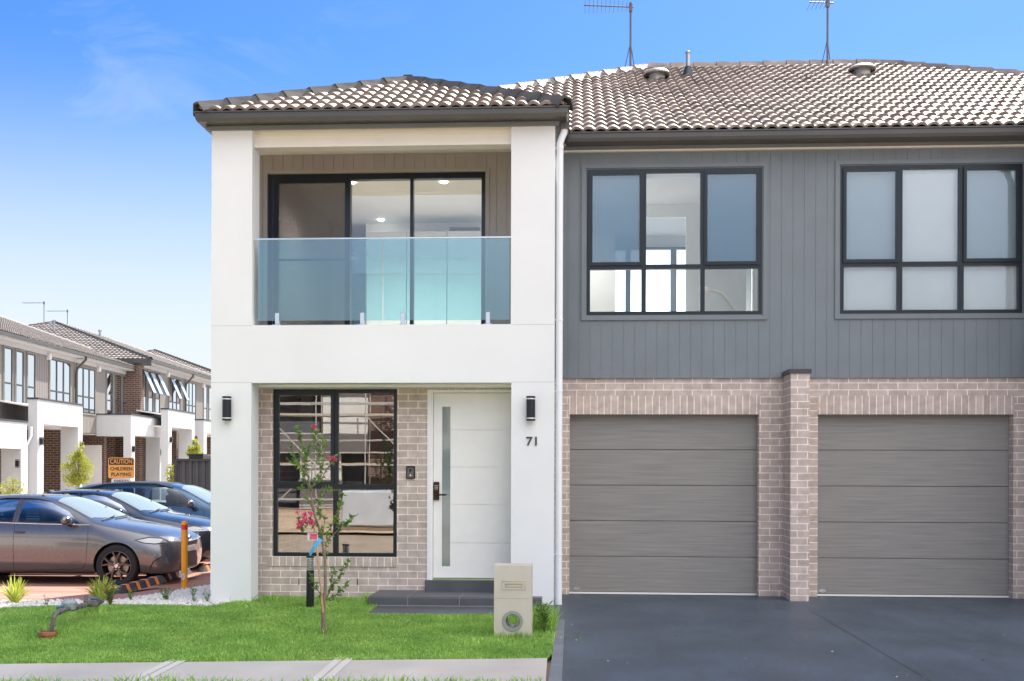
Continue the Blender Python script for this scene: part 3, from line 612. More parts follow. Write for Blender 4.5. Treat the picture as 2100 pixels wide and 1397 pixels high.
# ------------------------------------------------ roofs
S = .49; Dm = 5.6; lipY = 13.72; eY = lipY+.06; ZL = Z_(1400, 266, lipY)
XL, XR = X_(396, 228, 12.72), 10.8; lipF = 12.72; xgr = X_(1168, 225, lipF)
pth = [(XL, 25.0), (XL, lipF), (xgr, lipF), (xgr, lipY), (XR, lipY), (XR, 25.0)]
ZF = Z_(785, 222, lipF)
gp = [(0, 0), (.0, -.014), (-.014, -.02), (-.016, -.075), (-.034, -.112), (-.118, -.112), (-.118, -.02), (-.112, -.02), (-.112, -.105), (-.037, -.105), (-.024, -.075), (-.022, 0)]
gut = mat('dark_bronze_gutter', (.075, .072, .070), .33, .1, var=.1, scale=2, bump=0)
part(sweep(gp, [(x, y, ZF if y < 13 or x < 0 else ZL) for x, y in pth]), 'gutter', gut)
part(MB().box((XL+.119, lipF+.119, ZF-.10), (xgr-.119, YG+.4, ZF-.085)).box((XL+.119, YG+.401, ZF-.10), (XR-.119, 24.88, ZF-.085)).box((xgr-.118, lipY+.119, ZL-.10), (XR-.12, YG+.4, ZL-.085)), 'soffit', cream)
part(MB().box((XL+.119, lipF+.119, ZF-.104), (xgr-.119, YF+.02, ZF-.1005)).box((xgr-.05, lipY+.119, ZL-.104), (XR-.12, YC+.02, ZL-.1005)), 'dark_eave_strip', gut)  # thin dark strip added just under the cream soffit
frz = mat('slate_frieze_paint', (.19, .205, .22), .4, var=.06, scale=2, bump=0)
fz = [(0, 0), (0, -.035), (.006, -.038), (.006, -.055), (0, -.058), (0, -.075), (.006, -.078), (.006, -.10), (.0, -.103), (0, -.135), (-.03, -.135), (-.03, 0)]
zf1 = Z_(785, 244, YF-.03); fxl, fxr = X_(423, 255, YF-.03), X_(1147, 255, YF-.03)
h_f = zf1-zt+.0; fz1 = [(o, z_*h_f/.135) for o, z_ in fz]
part(sweep(fz1, [(fxl, YB+.1, zf1), (fxl, YF-.03, zf1), (fxr, YF-.03, zf1), (fxr, YG-.06, zf1)]), 'frieze_board', frz)
zf2 = Z_(1400, 287, YC-.05); zf3 = Z_(1400, 305, YC-.05); fz2 = [(o, z_*(zf2-zf3)/.135) for o, z_ in fz]
part(sweep(fz2, [(xgr-.12, YC-.05, zf2), (XR-.12, YC-.05, zf2)]), 'frieze_board', frz)
part(MB().box((xr, YC-.045, zf3-.022), (10.45, YC+.05, zf3-.001)), 'cream_bead', cream)
Le = sqrt(1+S*S)
roof = part(MB().box((XL+.3, 24.2, ZL-.06), (XR-.3, 24.7, ZL-.03)), 'roof', tile)
W_ = XR-XL-.12; a0 = (XL+.06, eY, ZL-.0)
tilesheet('roof_slope', W_, Dm*Le, [((0, 0), (1, -1/1*1/Le)), ((W_, 0), (-1, -1/Le))], slopeM(a0, (1, 0, 0), (0, 1, S)), tile, roof)
ridge_z = ZL+S*Dm; rl = Vector((XL+.06+Dm, eY+Dm, ridge_z)); rr = Vector((XR-.06-Dm, eY+Dm, ridge_z))
WB = 2*Dm
tilesheet('roof_slope', WB, Dm*Le, [((0, 0), (1, -1/Le)), ((WB, 0), (-1, -1/Le))], slopeM((XL+.06, eY+WB, ZL), (0, -1, 0), (1, 0, S)), tile, roof, seg=5)
tilesheet('roof_slope', WB, Dm*Le, [((0, 0), (1, -1/Le)), ((WB, 0), (-1, -1/Le))], slopeM((XR-.06, eY, ZL), (0, 1, 0), (-1, 0, S)), tile, roof, seg=5)
tilesheet('roof_slope', W_, Dm*Le, [((0, 0), (1, -1/Le)), ((W_, 0), (-1, -1/Le))], slopeM((XR-.06, eY+WB, ZL), (-1, 0, 0), (0, -1, S)), tile, roof, seg=4)
caps('ridge_caps', rl, rr, tile, roof, wd=.14); caps('ridge_caps', (XL+.06, eY, ZL+.02), rl, tile, roof); caps('ridge_caps', (XR-.06, eY, ZL+.02), rr, tile, roof)
caps('ridge_caps', (XR-.06, eY+WB, ZL+.02), rr, tile, roof); caps('ridge_caps', (XL+.06, eY+WB, ZL+.02), rl, tile, roof)
# front block roof
Wf = xgr-XL-.12; Df = Wf/2; eF = lipF+.06
roof2 = part(MB().box((XL+.3, eF+1.5, ZF-.06), (xgr-.3, eF+1.6, ZF-.03)), 'front_roof', tile)
tilesheet('roof_slope', Wf, Df*Le, [((0, 0), (1, -1/Le)), ((Wf, 0), (-1, -1/Le))], slopeM((XL+.06, eF, ZF), (1, 0, 0), (0, 1, S)), tile, roof2, u0=.05)
ap = Vector(((XL+xgr)/2, eF+Df, ZF+S*Df)); yR = eY+(ap.z-ZL)/S
Lw = yR-eF
tilesheet('roof_slope', Lw, Df*Le, [((Lw-0, 0), (-1, -1/Le)), ((Lw-Df, 0), (1, 0))][:0]+[((Lw, 0), (-1, -0.0)), ((Lw, 0), (-1, -1/Le*.0))][:1], slopeM((XL+.06, yR, ZF), (0, -1, 0), (1, 0, S)) @ Matrix(), tile, roof2, seg=5) if False else None
tilesheet('roof_slope', Lw, Df*Le, [((Lw, 0), (-1, -1/Le))], slopeM((XL+.06, yR, ZF), (0, -1, 0), (1, 0, S)), tile, roof2, seg=5)
tilesheet('roof_slope', Lw, Df*Le, [((0, 0), (1, -1/Le)), ((eY-eF+.05, 0), (-1, 1/Le))], slopeM((xgr-.06, eF, ZF), (0, 1, 0), (-1, 0, S)), tile, roof2, seg=5)
caps('ridge_caps', (XL+.06, eF, ZF+.02), ap, cap, roof2); caps('ridge_caps', (xgr-.06, eF, ZF+.02), ap, cap, roof2); caps('ridge_caps', ap, (ap.x, yR, ap.z), cap, roof2)
# valley flashing strip
for o in (roof, roof2):
    for c in o.children: c.name = c.name
# vents and flue on the roof
def roof_at(px, py, up=0):
    r_ = ray(px, py); n_ = Vector((0, -S, 1)); a = Vector((0, eY, ZL+.05)); o_ = Vector((0, 0, EYE)); t = (a-o_).dot(n_)/r_.dot(n_); return o_+r_*t
for px, py in ((1347, 160), (1768, 150)):
    c = roof_at(px, py)+Vector((0, 0, .07)); v = MB().lathe([(.13, -.30), (.13, -.03), (.16, -.02)], c, 20).lathe([(.0, -.025), (.21, -.03), (.22, -.01), (.18, .03), (.09, .055), (0, .06)], c, 24)
    part(v, 'roof_vent', mat('weathered_vent_metal', (.30, .31, .30), .45, .5, var=.25, scale=9, bump=.1, c2=(.42, .40, .37)), smooth=True)
c = roof_at(1411, 152); part(MB().lathe([(.13, -.12), (.055, .10), (.05, .12)], c, 16), 'flue_flashing', dark, smooth=True); part(MB().lathe([(.036, 0), (.036, .33), (.05, .335), (.05, .36), (.02, .375), (0, .376)], c, 16), 'flue_pipe', metal_n, smooth=True)
# downpipe
dpy = YF+.03; dpx = X_(1147, 700, dpy); zj = Z_(1147, 300, dpy)
topc = P(1159, 252, dpy)
dp = part(MB().tube([(topc.x, dpy, ZF-.11), (topc.x, dpy, topc.z-.06), (topc.x-.015, dpy, topc.z-.12), (dpx+.02, dpy, zj+.09), (dpx, dpy, zj+.03), (dpx, dpy, zj-.1), (dpx, dpy, .02)], .040, 14), 'downpipe', white_pipe, smooth=True)
for py in (304, 656, 802, 1137): 
    br2 = MB(); z_ = Z_(1147, py, dpy); br2.lathe([(.040, -.012), (.044, -.012), (.044, .012), (.040, .012)], (dpx, dpy, z_), 16); br2.box((xr-.01, dpy-.006, z_-.006), (dpx-.03, dpy+.006, z_+.006)); part(br2, 'pipe_bracket', white_pipe, parent=dp)
part(MB().box((topc.x-.055, dpy-.055, ZF-.19), (topc.x+.055, dpy+.055, ZF-.112)), 'gutter_outlet', gut, parent=dp)
# hidden outer shell (rear and side walls)
part(MB().box((XL+.45, YB+.12, -.1), (XL+.55, 24.5, ZF-.1)).box((XR-.55, YG+.24, -.1), (XR-.45, 24.5, ZL-.1)).box((XL+.55, 24.4, -.1), (XR-.55, 24.5, ZL-.1)), 'outer_wall', brick)
part(MB().box((XL+.55, YB+.15, zdk-.12), (XR-.55, 24.4, zdk-.02)).box((XL+.55, YG+.24, -.08), (XR-.55, 24.4, .0)), 'floor_slab', roomf)
# ------------------------------------------------ rooms behind the glass
def shell(x0, x1, y0, y1, z0, z1, mt, back=(), name='room'):
    m = MB().box((x0-.05, y0, z0), (x0, y1, z1)).box((x1, y0, z0), (x1+.05, y1, z1)).box((x0-.05, y0, z1), (x1+.05, y1+.05, z1+.04))
    wg = wallgrid(x0, x1, z0, z1, list(back), y1, .06); m.add(wg.v, wg.f); return part(m, name, mt)
ceilA = SD[3]+.10
A = (xl+.15, xr-.12, YB+.125, 17.6)
shell(A[0], A[1], A[2], A[3], zdk-.01, ceilA, room, [(X_(921, 500, 17.6), X_(984, 500, 17.6), zdk, Z_(950, 466, 17.6)), (X_(712, 500, 17.6), X_(750, 500, 17.6), zdk, Z_(740, 452, 17.6))], 'bedroom_walls')
part(MB().box((A[0], 19.4, zdk-.01), (A[1], 19.45, ceilA)).box((A[0]-.04, 17.7, zdk), (A[0], 19.4, ceilA)).box((A[1], 17.7, zdk), (A[1]+.04, 19.4, ceilA)).box((A[0], 17.66, ceilA), (A[1], 19.4, ceilA+.03)), 'hall_walls', room)
wr = MB()
for k in range(3): wr.cham((X_(752, 500, 17)+k*.62, 17.0, zdk+.03), (X_(752, 500, 17)+k*.62+.61, 17.55, Z_(800, 475, 17)), .004)
o = wr.build('wardrobe', mat('pale_wardrobe_laminate', (.62, .66, .64), .4, var=.02, bump=0)); tag(o, 'tall pale wardrobe doors inside the balcony bedroom', 'wardrobe')
ceilB = W1[3]+.08; Bz = zdk-.01
bx = (X_(1150, 500, 14.3), 3.35)
oh = (X_(1262, 500, 16.3), X_(1407, 500, 16.3), Bz, Z_(1330, 446, 16.3))
shell(bx[0], bx[1], YC+.125, 16.3, Bz, ceilB, room, [oh, (X_(1530, 500, 16.3), X_(1540, 500, 16.3)+.02, Bz, Z_(1330, 446, 16.3))], 'study_walls')
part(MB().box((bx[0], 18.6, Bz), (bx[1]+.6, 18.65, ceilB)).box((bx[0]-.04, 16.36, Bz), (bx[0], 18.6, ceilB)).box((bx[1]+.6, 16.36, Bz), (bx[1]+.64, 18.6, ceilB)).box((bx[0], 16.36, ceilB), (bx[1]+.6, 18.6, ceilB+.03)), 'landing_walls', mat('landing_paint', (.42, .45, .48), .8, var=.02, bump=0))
lit = emit_mat('daylight_through_rear_window', (.80, .92, 1.0), .62)  # self-glowing pane added for the bright shapes inside; no daylight enters
rw = part(wallgrid(X_(1255, 560, 18.55), X_(1412, 560, 18.55), Bz+.2, Z_(1330, 508, 18.55), [(X_(a, 560, 18.55), X_(b, 560, 18.55), Bz+.25, Z_(1330, 513, 18.55)) for a, b in ((1260, 1283), (1293, 1375), (1387, 1406))], 18.5, .08), 'rear_window', alu)
part(MB().box((X_(1255, 560, 18.55), 18.585, Bz+.2), (X_(1412, 560, 18.55), 18.59, Z_(1330, 508, 18.55))), 'glowing_pane', lit, parent=rw)
Cz = .2
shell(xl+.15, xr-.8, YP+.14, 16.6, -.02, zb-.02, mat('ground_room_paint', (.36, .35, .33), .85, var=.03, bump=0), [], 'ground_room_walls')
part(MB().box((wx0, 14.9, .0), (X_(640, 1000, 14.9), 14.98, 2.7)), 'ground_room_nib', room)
# roller blinds
def roller(q, d, drop, label, group=None):
    m = MB().tube([(q[0], YC+d, q[3]-.04), (q[1], YC+d, q[3]-.04)], .025, 10); m.box((q[0], YC+d-.002, q[3]-.04-drop), (q[1], YC+d+.002, q[3]-.04)); m.box((q[0], YC+d-.008, q[3]-.06-drop), (q[1], YC+d+.008, q[3]-.04-drop))
    return tag(m.build('roller_blind', blind), label, 'blind')
roller((W2[0]+.02, W2[1]-.02, 0, W2[3]-.02), .095, W2[3]-W2[2]-.05, 'white roller blind fully lowered behind the garage-side upper window')
roller((W1[0]+.02, W1[1]-.02, 0, W1[3]+.02), .11, .05, 'rolled up white blind at the head of the middle upper window')
# lit downlights in the two rooms
def downlight(px, py, zc_, label, e=14):
    r_ = ray(px, py); t = (zc_-.012-EYE)/r_.z; p = r_*t; p.z = zc_-.012
    if p.y < 14.5 or p.y > 18.5: return
    o = MB().lathe([(0, 0), (.045, 0), (.05, .01)], (0, 0, 0), 18).build('downlight', lamp_on); o.location = p; tag(o, label, 'downlight')
    la = bpy.data.objects.new('downlight_lamp', bpy.data.lights.new('downlight_lamp', 'SPOT')); la.data.energy = e; la.data.color = (1, .95, .86); la.data.shadow_soft_size = .06; la.data.spot_size = R(150); la.data.spot_blend = .8; link(la, o); la.location = (0, 0, -.03)
downlight(722, 376, ceilA, 'lit ceiling downlight near the middle of the balcony room', 130)
downlight(910, 375, ceilA, 'lit ceiling downlight at the right of the balcony room', 130)
downlight(781, 452, ceilA, 'small lit downlight deep inside the balcony room', .3)
downlight(1176, 392, ceilB, 'added hidden downlight brightening the room behind the middle upper window', 45)  # added out of sight to brighten this room
downlight(1412, 447, ceilB, 'lit downlight seen through the middle upper window', 170)
downlight(1340, 446, ceilB, 'lit downlight at the landing seen through the middle upper window', 40)
# ------------------------------------------------ fittings on the wall
lamp_glass = mat('frosted_lamp_ring', (.85, .85, .84), .3, var=.01, bump=0)
lamp0 = None
for px, lab in ((468.5, 'black up-and-down wall lamp on the left white pillar'), (1089, 'black up-and-down wall lamp above the number 71')):
    c = P(px, 838.5, YF); r_ = empty('wall_lamp', (c.x, YF, c.z)); tag(r_, lab, 'wall lamp', 'lamps on the white pillars')
    b = MB()
    b.lathe([(.052, -.105), (.052, .105)], (0, -.062, 0), 20).build('lamp_body', alu, r_, smooth=True)
    b = MB().cham((-.03, -.03, -.08), (.03, 0, .08), .004); b.build('back_plate', alu, r_)
    for s_ in (-1, 1):
        MB().lathe([(.048, .1052*s_), (.048, .1195*s_)], (0, -.062, 0), 20).build('lamp_lens', lamp_glass, r_, smooth=True)
        MB().lathe([(.0, .1197*s_), (.053, .1197*s_), (.053, .1415*s_), (.0, .1425*s_)], (0, -.062, 0), 20).build('lamp_cap', alu, r_, smooth=True)
cu = bpy.data.curves.new('house_number', 'FONT'); cu.body = '71'; cu.size = .148; cu.extrude = .006; cu.bevel_depth = .0008; cu.align_x = 'CENTER'; cu.space_character = .92; cu.offset = .0025
o = link(bpy.data.objects.new('house_number', cu)); c = P(1090, 914, YF-.009); o.location = (c.x, c.y, c.z); o.rotation_euler = (pi/2, 0, 0); cu.materials.append(dark); tag(o, 'dark metal house number 71 on the white pillar', 'house number')
c = P(842.5, 969, YP); r_ = empty('door_intercom', (c.x, YP, c.z)); tag(r_, 'black video doorbell on the brick wall between window and door', 'doorbell')
MB().cham((-.054, -.03, -.078), (.054, -.001, .078), .008).build('body', alu, r_); MB().cham((-.04, -.034, -.065), (.04, -.0305, .06), .004).build('face_plate', mat('grey_face_plate', (.12, .12, .12), .3, .3, bump=0), r_)
MB().lathe([(0, -.0395), (.017, -.0395), (.018, -.034)], (0, 0, .025), 16, 'Y').build('camera_lens', alu, r_, smooth=True); MB().lathe([(0, -.037), (.009, -.037), (.010, -.034)], (0, 0, -.035), 16, 'Y').build('bell_button', lamp_glass, r_, smooth=True)
# ------------------------------------------------ aerials on the main roof
def aerial(px, ptop, pbase, boom_l, boom_r, roofp, lab, els=12, tilt=.0, ln=.34):
    base = roofp; top_z = ray(px, ptop).z/ray(px, ptop).y*base.y+EYE; r_ = empty('tv_aerial', base); tag(r_, lab, 'aerial', 'aerials on roofs')
    H_ = top_z-base.z
    MB().tube([(0, 0, -.1), (0, 0, H_)], .018, 8).build('mast', aer_m, r_); MB().tube([(0, 0, .45), (-.10, .0, 0)], .008, 6).tube([(0, 0, .45), (.08, .12, 0)], .008, 6).build('mast_stay', aer_m, r_)
    b = MB().tube([(boom_l, 0, H_-.08-tilt*boom_l), (boom_r, 0, H_-.08-tilt*boom_r)], .012, 6); b.build('boom', aer_m, r_)
    for k in range(els):
        x = boom_l+(boom_r-boom_l)*(k+.3)/els; MB().tube([(x, -ln*(1-.4*k/els), H_-.08-tilt*x), (x, ln*(1-.4*k/els), H_-.08-tilt*x)], .004, 5).build('element', aer_m, r_)
    MB().cham((-.03, -.03, H_-.16), (.03, .03, H_-.02), .004).build('clamp', aer_m, r_)
yr = eY+Dm
a1 = P(1293, 131, yr-.1); aerial(1297, 5, 131, -.80, .05, Vector((a1.x, yr-.1, ridge_z-.02)), 'tall aerial with a long boom pointing left, nearer the house centre', tilt=.06)
a2 = P(1697, 124, yr-.1); aerial(1699, -4, 124, -.30, .10, Vector((a2.x, yr-.1, ridge_z-.02)), 'tall aerial cropped at the top above the right-hand roof ridge', els=6, tilt=.05)
# the other half of the pair repeats the balcony front, just outside the frame
bpy.context.view_layer.update()
MX = Matrix.Translation((5.5, 0, 0)) @ Matrix.Diagonal((-1, 1, 1, 1))
skip = ('sliding_door', 'door_trim', 'bedroom_walls', 'hall_walls', 'ground_room', 'study', 'landing', 'rear_window', 'outer_wall', 'gutter', 'soffit', 'dark_eave_strip', 'side_brick', 'control_joint', 'maker')
for o in list(house.children):
    if o.type != 'MESH' or o.name.split('.')[0].startswith(skip): continue
    bb = [o.matrix_world @ Vector(c) for c in o.bound_box]
    if max(b.x for b in bb) > .2: continue
    n_ = o.copy(); COL.objects.link(n_); n_.parent = house; n_.matrix_parent_inverse = Matrix.Translation(house.location).inverted(); n_.matrix_basis = MX @ o.matrix_world
    for ch in list(o.children): c_ = ch.copy(); COL.objects.link(c_); c_.parent = n_
gx0, gx1 = 5.5-xgr, 5.5-XL
part(sweep(gp, [(gx0, lipY+.3, ZF+.001), (gx0, lipF, ZF+.001), (gx1, lipF, ZF+.001), (gx1, lipY+.3, ZF+.001)]), 'gutter', gut)
part(MB().box((gx0+.119, lipF+.119, ZF-.104), (gx1-.119, lipY+.2, ZF-.1005)), 'dark_eave_strip', gut)

# ============================================================ TERRACE ACROSS THE COURT
rwhite = mat('terrace_render', (.48, .49, .51), .9, var=.03, scale=2, bump=.05)
rclad = mat('terrace_cladding', (.215, .20, .185), .6, var=.05, bump=0)
rsheet = mat('pale_roof_sheet', (.6, .6, .6), .4, var=.03, bump=0)
sashg = base_mat('pale_sash_glass', (.42, .52, .60), .08, 0, .8)[0]  # opaque pale colour stands in for sky reflected by the open sashes
class Frame:
    def __init__(s, o, d, z=.2):
        s.o = Vector((o[0], o[1])); s.a = math.atan2(d[1], d[0]); s.d = Vector((cos(s.a), sin(s.a))); s.y = Vector((-sin(s.a), cos(s.a))); s.z = z
    def at(s, px, py, off=0):
        r = ray(px, py); o = s.o+s.y*off; n_ = s.y; t = o.dot(n_)/(r.x*n_.x+r.y*n_.y); p = Vector((r.x*t, r.y*t))-s.o
        return p.dot(s.d), EYE+r.z*t
    def root(s, name): return empty(name, (s.o.x, s.o.y, 0), s.a)
FA = Frame((-19.0, 36.2), (-.062, 1)); FB = Frame((-19.1, 48.2), (-.055, 1))
sA0 = FA.at(155, 800)[0]; U = 7.42
def rwin(par, fr, l, r, t, bz, cols=1, open_=False, off=0, tz=None):
    s0, z1 = fr.at(l, t, off); s1 = fr.at(r, t, off)[0]; z0 = bz; tr = tz if tz else z0+(z1-z0)*.36
    fw = .05; cw = (s1-s0)/cols; xs_ = [s0+i*cw for i in range(cols+1)]; holes = []
    for i in range(cols):
        for a, b in ((z0+fw, tr-.03), (tr+.03, z1-fw)): holes.append((xs_[i]+fw*.8, xs_[i+1]-fw*.8, a, b))
    o = wallgrid(s0, s1, z0, z1, holes, off-.03, .06).build('window', dark, par)
    k = []
    for i in range(cols):
        for jn, (a, b) in enumerate(((z0+fw, tr-.03), (tr+.03, z1-fw))):
            if jn == 1 and open_ and not (cols == 3 and i == 1):
                x0_, x1_ = xs_[i]+.04, xs_[i+1]-.04; hh = b-a; an = R(24); m = MB()
                def pt(x, h, d): return (x, off-.05-sin(an)*h-d*cos(an), b-cos(an)*h+d*sin(an)*-1)
                m.add([pt(x0_, 0, 0), pt(x1_, 0, 0), pt(x1_, hh, 0), pt(x0_, hh, 0), pt(x0_, 0, .03), pt(x1_, 0, .03), pt(x1_, hh, .03), pt(x0_, hh, .03)], [(0, 1, 2, 3), (7, 6, 5, 4), (0, 4, 5, 1), (1, 5, 6, 2), (2, 6, 7, 3), (3, 7, 4, 0)])
                m.build('open_sash', dark, o)
                m = MB(); m.add([pt(x0_+.04, .05, .033), pt(x1_-.04, .05, .033), pt(x1_-.04, hh-.05, .033), pt(x0_+.04, hh-.05, .033)], [(0, 1, 2, 3)]); m.build('sash_pane', sashg, o)
            else: MB().box((xs_[i]+.03, off-.012, a), (xs_[i+1]-.03, off-.006, b)).build('pane', glassr, o)
    ring(s0, s1, z0, z1, .05, off-.035, off-.001).build('window_trim', rclad, par)
    return o
def rlamp(par, s, y, z, lab):
    p = par.matrix_world @ Vector((s, y, z)); r_ = empty('wall_lamp', p, par.rotation_euler.z); tag(r_, lab, 'wall lamp', 'lamps on the terrace porches')
    MB().box((-.05, -.11, -.10), (.05, -.0, .10)).build('lamp_body', alu, r_); MB().box((-.052, -.112, .11), (.052, 0, .13)).box((-.052, -.112, -.13), (.052, 0, -.11)).build('lamp_cap', alu, r_); MB().box((-.045, -.105, .10), (.045, 0, .11)).box((-.045, -.105, -.11), (.045, 0, -.10)).build('lamp_lens', lamp_glass, r_)
def unit(fr, s0, s1, label, zso=0, roof_clip=None, hip0=False, party=False):
    r_ = fr.root('terrace_house'); bpy.context.view_layer.update(); tag(r_, label, 'terrace house', 'terrace houses across the court')
    zb_, zt_ = 2.95+zso, 5.80+zso
    wallgrid(s0, s1, zb_, zt_, [], 0, .15, .15, gw=.02).build('upper_cladding', rclad, r_)
    MB().box((s0, .95, -.3), (s1, 1.1, zb_)).box((s1-.35, -.02, -.3), (s1, .949, zb_-.001)).box((s0, .0, -.3), (s0+.3, .949, zb_-.001)).build('brick_wall', rbrick, r_)
    MB().box((s0+.05, .151, zb_+.001), (s1-.05, 1.3, zb_+.12)).build('overhang_soffit', cream, r_)
    # eave, gutter, roof
    D = 7.15; St = .352; ze = zt_+.16
    sweep([(0, 0), (0, -.11), (-.1, -.11), (-.1, 0)], [(s0, -.50, ze), (s1, -.50, ze)]).build('gutter', gut, r_)
    MB().box((s0, -.40, zt_-.10+.10), (s1, -.385, zt_+.07)).box((s0, -.384, zt_-.0), (s1, .1, zt_+.02)).box((s0, -.03, zt_-.16), (s1, -.002, zt_-.003)).build('eave_lining', rwhite, r_)
    Lq = sqrt(1+St*St); wv = s1-s0; rf = MB().box((s0, 13.4, ze-.1), (s1, 13.5, ze)).build('roof', rtile, r_)
    cl = [((0, 0), (1, -1/Lq))] if hip0 else []
    for q, seg in ((((s0, -.45, ze), (1, 0, 0), (0, 1, St)), 5),): tilesheet('roof_slope', wv, D*Lq, cl, slopeM(*q), rtile, rf, seg=seg, pitch=.17)
    tilesheet('roof_slope', wv, D*Lq, [((wv, 0), (-1, -1/Lq))] if hip0 else [], slopeM((s1, -.45+2*D, ze), (-1, 0, 0), (0, -1, St)), rtile, rf, seg=3, pitch=.17)
    rz = ze+St*D
    if hip0:
        tilesheet('roof_slope', 2*D, D*Lq, [((0, 0), (1, -1/Lq)), ((2*D, 0), (-1, -1/Lq))], slopeM((s0, -.45+2*D, ze), (0, -1, 0), (1, 0, St)), rtile, rf, seg=6, pitch=.21, row=.34)
        caps('ridge_caps', (s0, -.45, ze+.02), (s0+D, D-.45, rz), cap, rf); caps('ridge_caps', (s0, -.45+2*D, ze+.02), (s0+D, D-.45, rz), cap, rf)
        if s1 > s0+D: caps('ridge_caps', (s0+D, D-.45, rz), (s1, D-.45, rz), rtile, rf)
        MB().box((s0-.02, -.5, ze-.28), (s0+.03, 13.8, ze+.02)).build('fascia', gut, rf)
    else: caps('ridge_caps', (s0, D-.45, rz), (s1, D-.45, rz), rtile, rf)
    if not hip0: MB().prism([(-.30, zt_-.02), (D-.45, rz-.06), (13.7, zt_-.02)], s0+.01, s0+.10, 'X').build('gable_wall', rclad, r_)
    if party == 'verge':
        MB().add([(s1-.02, -.5, ze-.12), (s1+.14, -.5, ze-.12), (s1+.14, D-.45, rz-.0), (s1-.02, D-.45, rz-.0), (s1-.02, -.5, ze+.09), (s1+.14, -.5, ze+.09), (s1+.14, D-.45, rz+.12), (s1-.02, D-.45, rz+.12)], [(0, 1, 2, 3), (4, 5, 6, 7), (0, 1, 5, 4), (1, 2, 6, 5), (2, 3, 7, 6), (3, 0, 4, 7)]).build('verge', cream, rf)
    for sp in (s0, s1-.12): MB().box((sp, .15, -.3), (sp+.12, 13, zt_)).build('party_wall', rbrick, r_)
    return r_, zb_, zt_
def porch(par, fr, sl, sr, ztop, zbeam, dep=1.4, pier=.5, side_near=None, side_far=False):
    """render portal standing dep in front of the facade (local y -dep..-dep+.3)"""
    m = wallgrid(sl, sr, -.3, ztop, [(sl+pier, sr-.42, -1, zbeam)], -dep, .30); o = m.build('porch_frame', rwhite, par)
    MB().box((sl-.03, -dep-.03, ztop+.002), (sr+.03, -dep+.33, ztop+.06)).build('parapet_cap', dark, par)
    MB().box((sr-.42, -dep+.302, -.3), (sr-.05, -dep+.62, zbeam+.2)).build('porch_pier', rwhite, par)
    zr = min(ztop-.12, zbeam+.75)
    MB().add([(sl+.02, -dep+.3, zr-.12), (sr-.02, -dep+.3, zr-.12), (sr-.02, -.01, zr+.06), (sl+.02, -.01, zr+.06), (sl+.02, -dep+.3, zr-.07), (sr-.02, -dep+.3, zr-.07), (sr-.02, -.01, zr+.11), (sl+.02, -.01, zr+.11)], [(3, 2, 1, 0), (4, 5, 6, 7), (0, 1, 5, 4), (1, 2, 6, 5), (2, 3, 7, 6), (3, 0, 4, 7)]).build('porch_roof', rsheet, par)
    MB().box((sl+.04, -dep+.305, zbeam+.01), (sr-.04, .94, zbeam+.04)).build('porch_ceiling', trimw, par)
    if side_near: 
        w_ = wallgrid(-dep+.302, -.002, zbeam-.05, side_near, [], 0, .25); w_.v = [(sl+v[1], v[0], v[2]) for v in w_.v]; w_.build('porch_side', rwhite, par)
        MB().box((sl-.03, -dep+.332, side_near+.002), (sl+.28, -.002, side_near+.05)).build('side_cap', dark, par)
    return o
def spot(par, s, z, label):
    p = par.matrix_world @ Vector((s, -.0, z)); o = MB().lathe([(0, -.05), (.06, -.03), (.075, .06), (.055, .16), (0, .18)], (0, -.09, 0), 12).box((-.05, -.12, -.05), (.05, 0, .12)).build('security_alarm_box', mat('alarm_box_plastic', (.75, .76, .8), .4, bump=0), None, smooth=True)
    o.location = p; o.rotation_euler = (0, 0, par.rotation_euler.z); tag(o, label, 'alarm box', 'boxes under the terrace eaves')
def dpipe(par, fr, px, zt_):
    s = fr.at(px, 800)[0]; MB().tube([(s, -.44, zt_+.08), (s, -.44, zt_-.05), (s, -.10, zt_-.42), (s, -.07, zt_-.6), (s, -.07, 2.9)], .05, 8).build('downpipe', gut, par, smooth=True)
# unit -1, nearest (mostly out of frame)
u_, b_, t_ = unit(FA, sA0-2*U, sA0-U, 'terrace house at the frame edge, only its low white porch showing')
sl = FA.at(0, 860, -1.4)[0]; sr = FA.at(55, 868, -1.4)[0]; porch(u_, FA, sr-3.9, sr, FA.at(40, 866, -1.4)[1], FA.at(20, 920, -1.4)[1]); rlamp(u_, FA.at(52, 951, -1.7)[0], -1.4, FA.at(52, 951, -1.7)[1], 'black wall lamp on the low white porch at the frame edge')
MB().box((FA.at(0, 950)[0]-2, .90, .2), (FA.at(0, 950)[0]-1.1, .94, 2.4)).build('door', trimw, u_)
# unit 0
u_, b_, t_ = unit(FA, sA0-U, sA0, 'terrace house with tall white porch behind the leafy tree')
zw0 = 3.72
for l, r, t in ((7, 24, 709), (31.5, 47, 716), (55, 71, 722)): rwin(u_, FA, l, r, t+2, zw0)
rwin(u_, FA, 101, 143, 735, zw0, 3)
P1 = (FA.at(77, 819, -1.4), FA.at(169.5, 834, -1.4)); porch(u_, FA, P1[0][0], P1[1][0], P1[0][1], FA.at(87, 869.5, -1.4)[1])
MB().box((P1[1][0]+.3, -.62, -.3), (P1[1][0]+.55, .94, b_-.001)).build('brick_fin', rbrick, u_)
MB().tube([(P1[0][0]-.12, -1.25, 2.9), (P1[0][0]-.12, -1.25, 2.6), (P1[0][0]-.12, -1.1, 2.3), (P1[0][0]-.12, -1.1, .1)], .045, 8).build('porch_downpipe', white_pipe, u_, smooth=True)
for px, py, lab in ((85, 905, 'black wall lamp at the near side of the tall white porch'), (168, 914, 'black wall lamp at the far side of the tall white porch')): s_, z_ = FA.at(px, py, -1.45); rlamp(u_, s_, -1.4, z_, lab)
